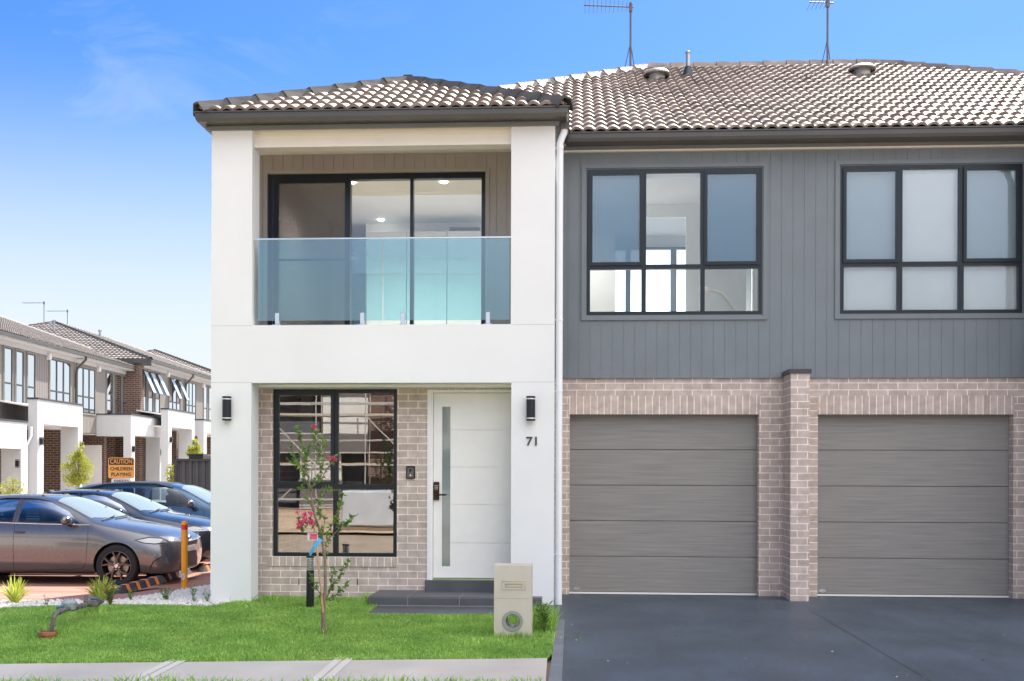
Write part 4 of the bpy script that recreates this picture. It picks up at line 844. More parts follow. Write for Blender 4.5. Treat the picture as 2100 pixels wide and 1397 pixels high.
spot(u_, *FA.at(97, 735), 'white box under the eave left of the near triple window'); dpipe(u_, FA, 153, t_)
# unit 1
u_, b_, t_ = unit(FA, sA0, sA0+U, 'terrace house with low white side-walled porch behind the caution sign', party='verge')
rwin(u_, FA, 157.5, 194, 751, zw0, 3)
for l, r, t in ((218, 230, 761), (235, 247, 766), (250.5, 262, 770)): rwin(u_, FA, l, r, t+2, zw0)
P2 = (FA.at(268.5, 851, -1.4), FA.at(334, 862, -1.4)); porch(u_, FA, P2[0][0], P2[1][0], P2[0][1], FA.at(277, 893, -1.4)[1], side_near=P2[0][1])
s_ = P2[0][0]
MB().box((s_+.9, .0, -.3), (s_+1.15, .94, b_-.001)).build('brick_fin', rbrick, u_)
MB().box((s_-2.6+.0, .88, .2), (s_-1.7, .94, 2.5)).build('garage_door', trimw, u_); MB().box((s_+.83, .1, .2), (s_+.895, .85, 2.5)).build('door', trimw, u_)
MB().box((s_+2.4, .89, .6), (s_+3.6, .945, 2.5)).build('side_window', dark, u_); MB().box((s_+2.45, .88, .65), (s_+2.97, .889, 2.45)).box((s_+3.03, .88, .65), (s_+3.55, .889, 2.45)).build('side_pane', glassr, u_)
for px, py, lab in ((274, 921, 'black wall lamp at the near side of the porch beside the caution sign'), (332, 928, 'black wall lamp at the far side of the porch beside the caution sign')): s_, z_ = FA.at(px, py, -1.45); rlamp(u_, s_, -1.4, z_, lab)
spot(u_, *FA.at(199.5, 760), 'white box under the eave right of the second triple window')
# second block, set forward and higher
sB0 = FB.at(287, 800)[0]
u_, b_, t_ = unit(FB, sB0, sB0+U, 'terrace house with dark hipped roof and three window sashes propped open', zso=.35, hip0=True)
MB().box((sB0-.02, -.03, -.3), (sB0+.42, .3, t_)).build('brick_corner', rbrick, u_)
zw = 4.05
for l, r, t in ((290, 299, 756), (303.5, 313, 760), (318, 327, 763)): rwin(u_, FB, l, r, t, zw, open_=True)
rwin(u_, FB, 346, 369, 773, zw, 3, open_=True)
P3 = (FB.at(345, 840, -1.4), FB.at(399, 850, -1.4)); porch(u_, FB, P3[0][0], P3[1][0], P3[0][1], FB.at(352, 876, -1.4)[1])
MB().box((P3[1][0]+.2, -.5, -.3), (P3[1][0]+.45, .94, b_-.001)).build('brick_fin', rbrick, u_)
for px, py, lab in ((351, 902, 'black wall lamp at the near side of the porch above the grey fence'), (397, 908, 'black wall lamp at the far side of the porch above the grey fence')): s_, z_ = FB.at(px, py, -1.45); rlamp(u_, s_, -1.4, z_, lab)
spot(u_, *FB.at(342, 771), 'white box under the eave left of the propped-open triple window'); dpipe(u_, FB, 378, t_)
u_, b_, t_ = unit(FB, sB0+U, sB0+2*U, 'farthest terrace house, next to the white pillar', zso=.35, party='verge')
rwin(u_, FB, 380, 401, 782, zw, 3); rwin(u_, FB, 417, 424, 791, zw); rwin(u_, FB, 428, 434, 794, zw)
P4 = FB.at(418, 862, -1.4); porch(u_, FB, P4[0], P4[0]+4, P4[1], FB.at(420, 888, -1.4)[1], side_near=P4[1])
spot(u_, *FB.at(415, 793), 'white box under the farthest eave beside the white pillar')
FC = Frame((FB.o.x+FB.d.x*(sB0+2*U)+.3, FB.o.y+FB.d.y*(sB0+2*U)), (-.055, 1))
unit(FC, 0, U, 'roof of a further terrace house peeping over the row', zso=.5, hip0=True)
def roofpt(fr, px, s, zso=0): 
    ze = 5.96+zso; off = 7.15-.45; p = fr.o+fr.d*s+fr.y*off; return Vector((p.x, p.y, ze+.352*7.15))
for fr, px, ptop, zso, lab in ((FB, 90, 618, .35, 'left thin aerial above the dark hipped terrace roof'), (FB, 138, 635, .35, 'right thin aerial above the dark hipped terrace roof')):
    rr_ = ray(px, 700); y_ = 56.5 if px < 100 else 60; x_ = rr_.x/rr_.y*y_; q = (Vector((x_, y_))-fr.o); D_ = abs(q.dot(fr.y)-6.7); zr_ = 6.31+.352*(7.15-min(D_, 7))
    aerial(px, ptop, 660, -1.15, .05, Vector((x_, y_, zr_-.1)), lab, els=9, tilt=.0, ln=.25)
for px, py, nm, lab in ((111, 660, 'roof_flue', 'grey flue pipe on the dark hipped terrace roof'), (205, 680, 'roof_flue', 'short flue behind the ridge of the terrace roof')):
    rr_ = ray(px, py); y_ = 53 if px < 150 else 57; tag(MB().lathe([(.06, -1.0), (.06, .0), (.09, .01), (.09, .08), (0, .1)], (rr_.x/rr_.y*y_, y_, EYE+rr_.z/rr_.y*y_), 10).build(nm, metal_n, smooth=True), lab, 'flue')
# colour-coated steel fence with the box on it
fy = 27.0; fm = mat('dark_grey_steel_fence', (.075, .080, .082), .5, var=.08, bump=0)
fx0 = X_(361, 980, fy); fx1 = -4.6; fzt = Z_(395, 941, fy)
fence = empty('steel_fence', (fx0, fy, 0)); tag(fence, 'dark grey ribbed steel fence beside the white pillar', 'fence')
m = MB(); x = 0; W_f = fx1-fx0; sec = []
while x < W_f-.17: sec += [(x, 0), (x+.055, 0), (x+.075, .035), (x+.13, .035), (x+.15, 0)]; x += .165
sec = sec+[(a, b+.012) for a, b in sec[::-1]]; m.prism(sec, zg(fx0, fy)-.05, fzt-.04, 'Z'); m.build('fence_sheet', fm, fence)
MB().box((-.03, -.03, fzt-.06), (W_f, .05, fzt)).build('top_rail', dark, fence); MB().box((-.04, -.035, -.4), (.03, .055, fzt)).build('post', dark, fence)
bx_ = P(395, 940, fy+.5); b2 = P(424, 933, fy+.5); tag(MB().cham((bx_.x, fy+.2, fzt-.5), (b2.x, fy+.9, b2.z), .02).cham((bx_.x-.03, fy+.17, b2.z-.02), (b2.x+.03, fy+.93, b2.z+.02), .01).build('storage_box', alu), 'black lidded box just above the grey steel fence', 'box')

# ============================================================ CARS
def paint(name, c, fl=.5): 
    m = mat(name, c, .20, .65, var=.04, scale=3, bump=0, coat=1.0, spec=.6); return m
car_glass = glass_mat('tinted_car_glass', (.50, .62, .68), .03)
wind_glass = glass_mat('windscreen_glass', (.62, .74, .72), .16)
_t = wind_glass.node_tree; _o = _t.nodes['Material Output']; _s = _o.inputs[0].links[0].from_socket; _d = _t.nodes.new('ShaderNodeBsdfDiffuse'); _d.inputs[0].default_value = (.55, .66, .66, 1); _m = _t.nodes.new('ShaderNodeMixShader'); _m.inputs[0].default_value = .3  # pale diffuse mixed in to imitate sky reflected in the windscreen
_t.links.new(_s, _m.inputs[1]); _t.links.new(_d.outputs[0], _m.inputs[2]); _t.links.new(_m.outputs[0], _o.inputs[0])
seat_m = mat('dark_seat_fabric', (.035, .037, .042), .8, var=.1, bump=0)
rubber = mat('tyre_rubber', (.018, .018, .019), .8, var=.2, scale=20, bump=.1)
blackp = mat('black_car_plastic', (.02, .02, .022), .5, var=.1, bump=0)
rimm = mat('dark_bronze_rim', (.13, .115, .11), .3, .8, var=.05, bump=0)
lens, _, _b = base_mat('headlamp_lens', (.35, .36, .38), .08, .3, 1.0); _b.inputs['Coat Weight'].default_value = 1
orange_l = base_mat('orange_indicator', (.5, .08, .02), .2)[0]
disc = mat('brake_disc_steel', (.35, .33, .31), .35, .9, var=.1, bump=0)
def wheel(parent, x, y, r, side, rimmat, spokes=5):
    tw = .215; e = MB()
    pr = [(r*.70, -tw/2+.01), (r*.80, -tw/2), (r*.94, -tw/2+.004), (r*.985, -tw/2+.03), (r, -tw/2+.06), (r, tw/2-.06), (r*.985, tw/2-.03), (r*.94, tw/2-.004), (r*.80, tw/2), (r*.70, tw/2-.01)]
    wv = empty('wheel', (0, 0, 0)); wv.parent = parent; wv.location = (x, y, r)
    MB().lathe(pr, (0, 0, 0), 48, 'Y', caps=False).build('tyre', rubber, wv, smooth=True)
    s_ = side; f = s_*(tw/2-.02)
    m = MB(); R_ = r*.715
    m.lathe([(R_, f+s_*.012), (R_*.965, f+s_*.014), (R_*.93, f-s_*.01), (R_*.91, f-s_*.10), (R_*.90, -f*.9)], (0, 0, 0), 48, 'Y'); m.f = m.f[:-2]; m.m = m.m[:-2]
    for k in range(spokes):
        a = 2*pi*k/spokes+pi/2
        for da, w1 in ((-.17, .020), (.17, .020)):
            p0 = Vector((cos(a)*.05, 0, sin(a)*.05)); p1 = Vector((cos(a+da*.35)*R_*.5, 0, sin(a+da*.35)*R_*.5)); p2 = Vector((cos(a+da*1.6)*R_*.95, 0, sin(a+da*1.6)*R_*.95))
            for q0, q1, wa, wb in ((p0, p1, .030, .018), (p1, p2, .018, .020)):
                d = (q1-q0).normalized(); n_ = Vector((-d.z, 0, d.x)); dd_ = lambda q, w_, h: (q.x+n_.x*w_, f+s_*h, q.z+n_.z*w_)
                m.add([dd_(q0, -wa, -.03), dd_(q0, wa, -.03), dd_(q1, wb, -.03), dd_(q1, -wb, -.03), dd_(q0, -wa*.6, .004), dd_(q0, wa*.6, .004), dd_(q1, wb*.6, .008), dd_(q1, -wb*.6, .008)], [(0, 1, 2, 3), (4, 5, 6, 7), (0, 1, 5, 4), (1, 2, 6, 5), (2, 3, 7, 6), (3, 0, 4, 7)])
    m.lathe([(.062, f-s_*.03), (.058, f+s_*.006), (.035, f+s_*.010), (0, f+s_*.010)], (0, 0, 0), 20, 'Y')
    m.build('rim', rimmat, wv)
    m = MB(); m.lathe([(.03, f+s_*.0105), (.026, f+s_*.013), (0, f+s_*.013)], (0, 0, 0), 20, 'Y')
    for k in range(5): a = 2*pi*k/5+pi/2+.6; m.lathe([(.009, f-s_*.01), (.009, f+s_*.009), (0, f+s_*.0095)], (cos(a)*.052, 0, sin(a)*.052), 8, 'Y')
    m.build('hub_cap', chrome, wv)
    MB().lathe([(r*.50, f-s_*.075), (r*.50, f-s_*.09), (.04, f-s_*.09)], (0, 0, 0), 32, 'Y').build('brake_disc', disc, wv)
    return wv
def car(name, label, cat, loc, rz, prof, color, sedan=True, wr=.33, wb=2.775, glass_polys=(), cab=(), wsp=(), seat_x=-1.35):
    """prof: rows (x, zbottom, wbottom, zbelt, wbelt, zshoulder, wshoulder, ztop_edge, wtop_edge, ztop_centre)"""
    root = empty(name, loc, rz); tag(root, label, cat, 'parked cars')
    bm = bmesh.new(); rings = []
    for (x, zb_, wb_, zm, wm, zs_, ws, ze_, we, zc_) in prof:
        half = [(0, zb_), (wb_*.8, zb_), (wb_, zb_+.03), (wb_+(wm-wb_)*.75, zb_+(zm-zb_)*.45), (wm, zm), (ws, zs_), (ws+(we-ws)*.5, zs_+(ze_-zs_)*.52), (we, ze_), (we*.72, ze_+(zc_-ze_)*.62), (0, zc_)]
        pts = [(x, y, z) for y, z in half]+[(x, -y, z) for y, z in half[-2:0:-1]]
        rings.append([bm.verts.new(p) for p in pts])
    n = len(rings[0])
    for a, b in zip(rings, rings[1:]):
        for j in range(n): bm.faces.new((a[j], a[(j+1) % n], b[(j+1) % n], b[j]))
    bm.faces.new(rings[0][::-1]); bm.faces.new(rings[-1]); bmesh.ops.recalc_face_normals(bm, faces=bm.faces)
    me = bpy.data.meshes.new('tmp'); bm.to_mesh(me); bm.free(); tmp = link(bpy.data.objects.new('tmp', me))
    su = tmp.modifiers.new('s', 'SUBSURF'); su.levels = 3; su.render_levels = 3
    bpy.context.view_layer.update(); dg = bpy.context.evaluated_depsgraph_get(); sm_ = bpy.data.meshes.new_from_object(tmp.evaluated_get(dg))
    V = [v.co.copy() for v in sm_.vertices]; bvh = BVHTree.FromPolygons(V, [p.vertices[:] for p in sm_.polygons])
    # wheel arches, window openings and the cabin hollow
    cuts = []
    cut = MB()
    for x in (0, -wb):
        for s_ in (1, -1): cut.lathe([(wr+.045, s_*.62), (wr+.045, s_*1.2)], (x, 0, wr+.01), 48, 'Y')
    cuts.append(cut.build('cut', blackp))
    for poly in glass_polys: cuts.append(MB().prism(list(poly), -2, 2, 'Y').build('cut', blackp))
    cuts.append(MB().prism(list(cab), -.60, .60, 'Y').build('cut', blackp))
    cuts.append(MB().prism(list(wsp), cab[0][1]+.015, 3, 'Z').build('cut', blackp))
    tmp2 = link(bpy.data.objects.new('tmp2', sm_))
    for co_ in cuts: bo = tmp2.modifiers.new('b', 'BOOLEAN'); bo.object = co_; bo.operation = 'DIFFERENCE'; bo.solver = 'EXACT'
    bpy.context.view_layer.update(); dg = bpy.context.evaluated_depsgraph_get(); fm_ = bpy.data.meshes.new_from_object(tmp2.evaluated_get(dg)); fm_.name = 'body'
    for o in [tmp, tmp2]+cuts: bpy.data.objects.remove(o)
    fm_.materials.clear(); fm_.materials.append(color); fm_.materials.append(blackp)
    for p in fm_.polygons:
        q = bvh.find_nearest(p.center); p.material_index = 0 if q[0] is not None and q[3] < .004 and abs(q[1].dot(p.normal)) > .6 else 1
    box_uv(fm_); shade(fm_, 32); link(bpy.data.objects.new('body', fm_), root)
    zf_ = cab[0][1]
    for sy in (-.36, .36):
        for sx, tilt in ((seat_x, .16), (seat_x-.95, .12)):
            m = MB(); m.cham((-.06, -.20, -.02), (.06, .20, .24), .03); o = m.build('seat', seat_m, root, smooth=True); o.location = (sx, sy, zf_); o.rotation_euler = (0, -tilt, 0)
            m = MB(); m.cham((-.045, -.11, 0), (.045, .11, .16), .03); m.tube([(0, -.05, -.06), (0, -.05, .02)], .008, 6).tube([(0, .05, -.06), (0, .05, .02)], .008, 6); o = m.build('headrest', seat_m, root, smooth=True); o.location = (sx-.30*tilt, sy, zf_+.27); o.rotation_euler = (0, -tilt*.5, 0)
    an = [(seat_x+.58+.05*cos(t), .36+.17*cos(t+1.57), zf_+.06+.15*sin(t+1.57)) for t in [2*pi*k/16 for k in range(17)]]; MB().tube(an, .014, 6).build('steering_wheel', blackp, root)
    def hit(kind_, a, b, side=1):
        if kind_ == 's': h = bvh.ray_cast(Vector((a, 3*side, b)), Vector((0, -side, 0)))
        elif kind_ == 't': h = bvh.ray_cast(Vector((a, b, 4)), Vector((0, 0, -1)))
        else: h = bvh.ray_cast(Vector((4, a, b)), Vector((-1, 0, 0)))
        return (h[0], h[1]) if h[0] is not None else (None, None)
    def patch(nm, kind_, poly, m, off=.004, cuts=3, side=1, skirt=True):
        bm = bmesh.new(); f = bm.faces.new([bm.verts.new((p[0], p[1], 0)) for p in poly])
        xs = [p[0] for p in poly]; ys = [p[1] for p in poly]; st = .05
        for lo, hi, ax in ((min(xs), max(xs), 0), (min(ys), max(ys), 1)):
            t = lo+st
            while t < hi-.005:
                co = [0, 0, 0]; no = [0, 0, 0]; co[ax] = t; no[ax] = 1; bmesh.ops.bisect_plane(bm, geom=bm.verts[:]+bm.edges[:]+bm.faces[:], plane_co=co, plane_no=no); t += st
        bad = []
        for v in bm.verts:
            h, nn = hit(kind_, v.co.x, v.co.y, side)
            if h is None: bad.append(v); continue
            if nn.dot(Vector({'s': (0, side, 0), 't': (0, 0, 1), 'f': (1, 0, 0)}[kind_])) < 0: nn = -nn
            v.co = h+nn*off
        if bad: bmesh.ops.delete(bm, geom=bad, context='VERTS')
        if not bm.faces: bm.free(); return None
        me = bpy.data.meshes.new(nm); bm.to_mesh(me); bm.free(); me.materials.append(m); me.polygons.foreach_set('use_smooth', [True]*len(me.polygons))
        return link(bpy.data.objects.new(nm, me), root)
    def line(nm, kind_, pts, w_, m, off=.003, side=1, par=None):
        mb = MB(); out = []
        dense = []
        for a, b in zip(pts, pts[1:]):
            k = max(2, int(math.hypot(b[0]-a[0], b[1]-a[1])/.05)); dense += [(a[0]+(b[0]-a[0])*i/k, a[1]+(b[1]-a[1])*i/k) for i in range(k)]
        dense.append(pts[-1])
        for p in dense:
            h, nn = hit(kind_, p[0], p[1], side)
            if h is not None: out.append(h+nn*off*(.5))
        if len(out) > 1: return mb.tube(out, w_/2, 6).build(nm, m, par or root)
    return root, patch, line, hit
def mirror_(root, hit, x, z, m, tall=.155, stalk=-1, ln=.24):
    for side in (1, -1):
        h, n_ = hit('s', x, z-.07, side)
        if h is None: continue
        y = h.y; bm = bmesh.new(); bmesh.ops.create_uvsphere(bm, u_segments=20, v_segments=12, radius=1)
        for v in bm.verts:
            c = v.co; c.x *= .10*(1.0 if c.x > 0 else .45); c.y *= ln/2; c.z *= tall/2*(1-.12*c.y/(ln/2))
        me = bpy.data.meshes.new('mirror'); bm.to_mesh(me); bm.free(); me.materials.append(m); shade(me, 60); o = link(bpy.data.objects.new('mirror', me), root); o.location = (x+.02, y+side*.15, z)
        MB().tube([(x+.02, y-side*.03, z-.075), (x+.02, y+side*.10, z-.05)], [.035, .028], 8).build('mirror_stalk', blackp, root)
# silver-grey sedan
#  x, zb, wb, zbelt, wbelt, zsh, wsh, ztop_edge, wtop_edge, zcentre
sedan = [
 (.88, .38, .46, .55, .56, .66, .54, .70, .44, .71),
 (.84, .22, .66, .50, .76, .70, .70, .76, .52, .775),
 (.70, .18, .80, .50, .87, .74, .81, .83, .57, .855),
 (.45, .19, .84, .56, .90, .82, .85, .895, .62, .925),
 (.0, .20, .86, .62, .915, .91, .87, .97, .66, 1.00),
 (-.30, .20, .87, .64, .91, .97, .875, 1.01, .72, 1.045),
 (-.45, .20, .87, .65, .91, .985, .875, 1.06, .74, 1.10),
 (-.80, .20, .87, .66, .91, .995, .875, 1.235, .66, 1.28),
 (-1.15, .20, .87, .67, .91, 1.0, .875, 1.385, .585, 1.42),
 (-1.50, .20, .87, .68, .91, 1.01, .875, 1.43, .575, 1.465),
 (-2.0, .20, .87, .68, .91, 1.02, .875, 1.43, .575, 1.47),
 (-2.5, .20, .87, .68, .91, 1.03, .875, 1.38, .565, 1.425),
 (-2.95, .21, .87, .68, .91, 1.05, .865, 1.24, .60, 1.27),
 (-3.30, .22, .86, .68, .90, 1.06, .84, 1.10, .66, 1.12),
 (-3.70, .26, .82, .66, .86, 1.04, .78, 1.08, .60, 1.09),
 (-3.86, .36, .66, .62, .74, .94, .66, 1.0, .5, 1.02)]
silver = paint('grey_metallic_paint', (.165, .166, .178)); darkp = paint('dark_slate_paint', (.045, .058, .078)); blue = paint('blue_grey_paint', (.055, .125, .20))
def dress(root, patch, line, hit, col, belt, top, ws0, suv=False, handles=((-1.60, .865),), nose=.93, hl=None, seams=True, roofz=1.38, visor=True):
    for side in (-1, 1):
        a, b, c, d = belt
        patch('side_window', 's', a, car_glass, .004, side=side); patch('side_window', 's', b, car_glass, .004, side=side)
        if c: patch('side_window', 's', c, car_glass, .004, side=side)
        line('chrome_strip', 's', d, .016, chrome, .004, side)
        for s_ in seams: line('door_seam', 's', s_, .007, blackp, .0, side)
        for hx, hz in handles:
            h, n_ = hit('s', hx, hz, side)
            if h: MB().tube([(hx-.09, h.y+side*.006, hz), (hx-.07, h.y+side*.035, hz), (hx+.07, h.y+side*.035, hz), (hx+.09, h.y+side*.006, hz)], [.012, .016, .016, .012], 8).build('door_handle', col, root, smooth=True)
        if hl: patch('headlight_surround', 's', hl[0], blackp, .003, side=side); c_ = (sum(p[0] for p in hl[0])/len(hl[0]), sum(p[1] for p in hl[0])/len(hl[0])); patch('headlight', 's', [(c_[0]+(p[0]-c_[0])*.86, c_[1]+(p[1]-c_[1])*.72) for p in hl[0]], lens, .006, side=side)
        if hl and len(hl) > 1: patch('headlight_front', 'f', [(side*p[0], p[1]) for p in hl[1]], lens, .005)
    patch('windscreen', 't', ws0, wind_glass, .004)
A_loc = P(238, 1205, 17.45); ground_a = zg(A_loc.x, 17.45)
def place_car(px, y_side, half=.90): 
    x = ray(px, 1150).x/ray(px, 1150).y*y_side; return (x, y_side+half, zg(x, y_side+half))
la = place_car(238, 17.35)
glA = ([(-.62, 1.005), (-1.62, 1.03), (-1.62, 1.345), (-1.42, 1.365), (-1.18, 1.325), (-.86, 1.19)], [(-1.72, 1.03), (-2.55, 1.05), (-2.55, 1.26), (-2.3, 1.335), (-1.98, 1.365), (-1.72, 1.365)], [(-2.62, 1.06), (-2.9, 1.08), (-2.62, 1.20)], [(-.45, .985), (-1.2, .995), (-2.0, 1.015), (-2.9, 1.045)])
wsA = [(-.37, 0), (-.42, .45), (-.50, .70), (-.80, .63), (-1.10, .56), (-1.15, .3), (-1.16, 0), (-1.15, -.3), (-1.10, -.56), (-.80, -.63), (-.50, -.70), (-.42, -.45)]
seamA = ([(-.47, .98), (-.465, .75), (-.49, .40), (-.56, .29), (-1.6, .25)], [(-1.70, 1.40), (-1.67, .99), (-1.67, .25)], [(-2.62, .95), (-2.55, .6), (-2.40, .4), (-2.2, .25)])
cabA = [(-.52, 1.02), (-2.78, 1.02), (-2.60, 1.20), (-2.35, 1.33), (-1.95, 1.40), (-1.45, 1.395), (-1.15, 1.34), (-.85, 1.20)]
rt, patch, line, hit = car('parked_sedan', 'grey sedan parked nearest the lawn, its front wheel showing', 'car', la, 0, sedan, silver, glass_polys=glA[:3], cab=cabA, wsp=wsA)
dress(rt, patch, line, hit, silver, glA, None, wsA, hl=([(.28, .75), (.50, .80), (.70, .77), (.80, .70), (.60, .68), (.42, .70)], [(.40, .70), (.70, .72), (.72, .80), (.45, .76)]), seams=seamA, handles=((-1.58, .87), (-2.45, .90)))
for x in (0, -2.775):
    for s_ in (-1, 1): wheel(rt, x, s_*.80, .338, s_, rimm)
mirror_(rt, hit, -.80, 1.06, silver)
patch('grille', 'f', [(-.34, .62), (.34, .62), (.38, .70), (-.38, .70)], blackp, .004); patch('lower_grille', 'f', [(-.42, .28), (.42, .28), (.30, .52), (-.30, .52)], blackp, .004)
patch('number_plate', 'f', [(-.18, .53), (.18, .53), (.18, .62), (-.18, .62)], trimw, .012)
line('grille_bar', 'f', [(-.40, .705), (0, .69), (.40, .705)], .03, chrome, .01)
for s_ in (-1, 1): line('bumper_vent', 's', [(.52, .30), (.60, .42), (.72, .50)], .02, blackp, .004, s_); line('sill', 's', [(-.42, .215), (-1.4, .205), (-2.35, .215)], .05, blackp, -.02, s_)
h, _n = hit('f', 0, .735); e = MB()
for i in range(20):
    a, b = 2*pi*i/20, 2*pi*(i+1)/20; e.tube([(h.x+.012, .06*cos(a), h.z+.042*sin(a)), (h.x+.012, .06*cos(b), h.z+.042*sin(b))], .007, 5)
e.build('badge', chrome, rt)
for k, y in enumerate((.25, -.30)): pts = [hit('t', -.34-.0*k, y-.35)[0], hit('t', -.36, y)[0], hit('t', -.40, y+.3)[0]]; MB().tube([p+Vector((0, 0, .02)) for p in pts if p], .010, 6).build('wiper', blackp, rt)
h = hit('t', -2.35, -.2)[0]; MB().tube([h, h+Vector((-.16, 0, .14))], .005, 5).build('antenna', blackp, rt)
# second sedan, darker
lb = (la[0]-.2, la[1]+2.55, zg(la[0], la[1]+2.55)+.02)
rt, patch, line, hit = car('parked_sedan', 'dark slate sedan parked between the grey sedan and the blue wagon', 'car', lb, 0, sedan, darkp, glass_polys=glA[:3], cab=cabA, wsp=wsA)
dress(rt, patch, line, hit, darkp, glA, None, wsA, hl=([(.26, .77), (.50, .82), (.72, .78), (.82, .71), (.55, .70)], [(.40, .70), (.70, .72), (.72, .80), (.45, .76)]), seams=seamA, handles=((-1.58, .87),))
for x in (0, -2.775):
    for s_ in (-1, 1): wheel(rt, x, s_*.80, .338, s_, rimm)
mirror_(rt, hit, -.80, 1.06, darkp); patch('grille', 'f', [(-.34, .62), (.34, .62), (.38, .70), (-.38, .70)], blackp, .004)
for k, y in enumerate((.25, -.30)): pts = [hit('t', -.34, y-.35)[0], hit('t', -.36, y)[0], hit('t', -.40, y+.3)[0]]; MB().tube([p+Vector((0, 0, .02)) for p in pts if p], .010, 6).build('wiper', blackp, rt)
# blue-grey wagon
suv = [
 (.90, .45, .42, .62, .54, .80, .50, .86, .40, .87),
 (.84, .30, .64, .56, .76, .86, .70, .94, .50, .95),
 (.66, .24, .80, .60, .87, .93, .82, 1.0, .6, 1.02),
 (.30, .24, .86, .66, .92, 1.0, .87, 1.065, .66, 1.09),
 (-.05, .24, .88, .70, .93, 1.05, .885, 1.11, .72, 1.14),
 (-.28, .24, .88, .72, .93, 1.07, .885, 1.16, .76, 1.20),
 (-.65, .24, .88, .73, .93, 1.08, .885, 1.37, .69, 1.41),
 (-1.00, .24, .88, .74, .93, 1.09, .885, 1.53, .63, 1.575),
 (-1.35, .24, .88, .75, .93, 1.10, .885, 1.60, .62, 1.645),
 (-1.9, .24, .88, .76, .93, 1.12, .885, 1.62, .62, 1.67),
 (-2.6, .24, .88, .76, .93, 1.14, .88, 1.60, .61, 1.65),
 (-3.2, .26, .88, .76, .92, 1.16, .87, 1.53, .59, 1.58),
 (-3.6, .30, .84, .76, .88, 1.14, .82, 1.35, .58, 1.40),
 (-3.78, .42, .70, .74, .78, 1.05, .72, 1.14, .56, 1.16)]
lc = (la[0]+.0, la[1]+5.35, zg(la[0], la[1]+5.35))
glS = ([(-.55, 1.11), (-1.60, 1.15), (-1.60, 1.52), (-1.30, 1.53), (-1.02, 1.46), (-.75, 1.29)], [(-1.70, 1.155), (-2.55, 1.19), (-2.50, 1.50), (-1.70, 1.525)], [(-2.65, 1.20), (-3.25, 1.25), (-3.1, 1.42), (-2.62, 1.49)], [(-.40, 1.085), (-1.6, 1.12), (-2.9, 1.17)])
wsS = [(-.22, 0), (-.28, .5), (-.36, .72), (-.65, .66), (-.97, .58), (-1.04, .3), (-1.05, 0), (-1.04, -.3), (-.97, -.58), (-.65, -.66), (-.36, -.72), (-.28, -.5)]
cabS = [(-.42, 1.13), (-3.1, 1.13), (-3.05, 1.40), (-2.6, 1.53), (-1.9, 1.58), (-1.35, 1.56), (-1.0, 1.48), (-.68, 1.32)]
rt, patch, line, hit = car('parked_wagon', 'blue-grey wagon with black roof rail parked against the fence', 'car', lc, 0, suv, blue, glass_polys=glS[:3], cab=cabS, wsp=wsS, seat_x=-1.25)
dress(rt, patch, line, hit, blue, glS, None, wsS, hl=([(.30, .88), (.62, .93), (.78, .86), (.50, .82)],), seams=([(-.40, 1.08), (-.40, .7), (-.5, .35)], [(-1.65, 1.58), (-1.65, 1.1), (-1.65, .35)], [(-2.60, 1.55), (-2.6, 1.1), (-2.5, .6)]), handles=((-1.52, .98), (-2.4, 1.0)))
for x in (0, -2.775):
    for s_ in (-1, 1): wheel(rt, x, s_*.80, .345, s_, rimm)
mirror_(rt, hit, -.68, 1.19, silver, tall=.19)
for s_ in (-1, 1):
    pts = [hit('t', x, s_*.62)[0] for x in (-1.15, -1.5, -2.0, -2.6, -3.1)]
    if all(pts): MB().tube([pts[0]]+[p+Vector((0, 0, .045)) for p in pts[1:-1]]+[pts[-1]], .022, 8).build('roof_rail', blackp, rt, smooth=True)
patch('black_roof', 't', [(-1.25, -.45), (-3.1, -.45), (-3.1, .45), (-1.25, .45)], blackp, .003)
rt.scale = (1, 1, .962)

# ============================================================ THINGS OUTSIDE
def text_mesh(body, m, width=None, height=None, ext=.003, bold=.012, name='lettering', parent=None, loc=(0, 0, 0)):
    c = bpy.data.curves.new('t', 'FONT'); c.body = body; c.size = 1; c.extrude = .01; c.align_x = 'CENTER'; c.offset = bold; c.resolution_u = 3
    o = bpy.data.objects.new('t', c); COL.objects.link(o); bpy.context.view_layer.update(); me = bpy.data.meshes.new_from_object(o.evaluated_get(bpy.context.evaluated_depsgraph_get())); bpy.data.objects.remove(o)
    xs = [v.co.x for v in me.vertices]; ys = [v.co.y for v in me.vertices]; w_ = max(xs)-min(xs); h_ = max(ys)-min(ys); cx = (max(xs)+min(xs))/2; y0 = min(ys)
    sx = width/w_ if width else height/h_; sy = height/h_ if height else sx
    for v in me.vertices: v.co = Vector(((v.co.x-cx)*sx, -v.co.z/.01*ext, (v.co.y-y0)*sy))
    me.materials.clear(); me.materials.append(m); me.name = name; o = link(bpy.data.objects.new(name, me), parent); o.location = loc; return o
old = bpy.data.objects['house_number']; nl_ = old.location.copy(); bpy.data.objects.remove(old)
_l = P(1079.5, 914, YF); _r = P(1101, 896, YF)
tag(text_mesh('71', dark, _r.x-_l.x, _r.z-_l.z, .006, .012, 'house_number', None, ((_l.x+_r.x)/2, YF-.008, _l.z)), 'dark metal house number 71 on the white pillar', 'house number')
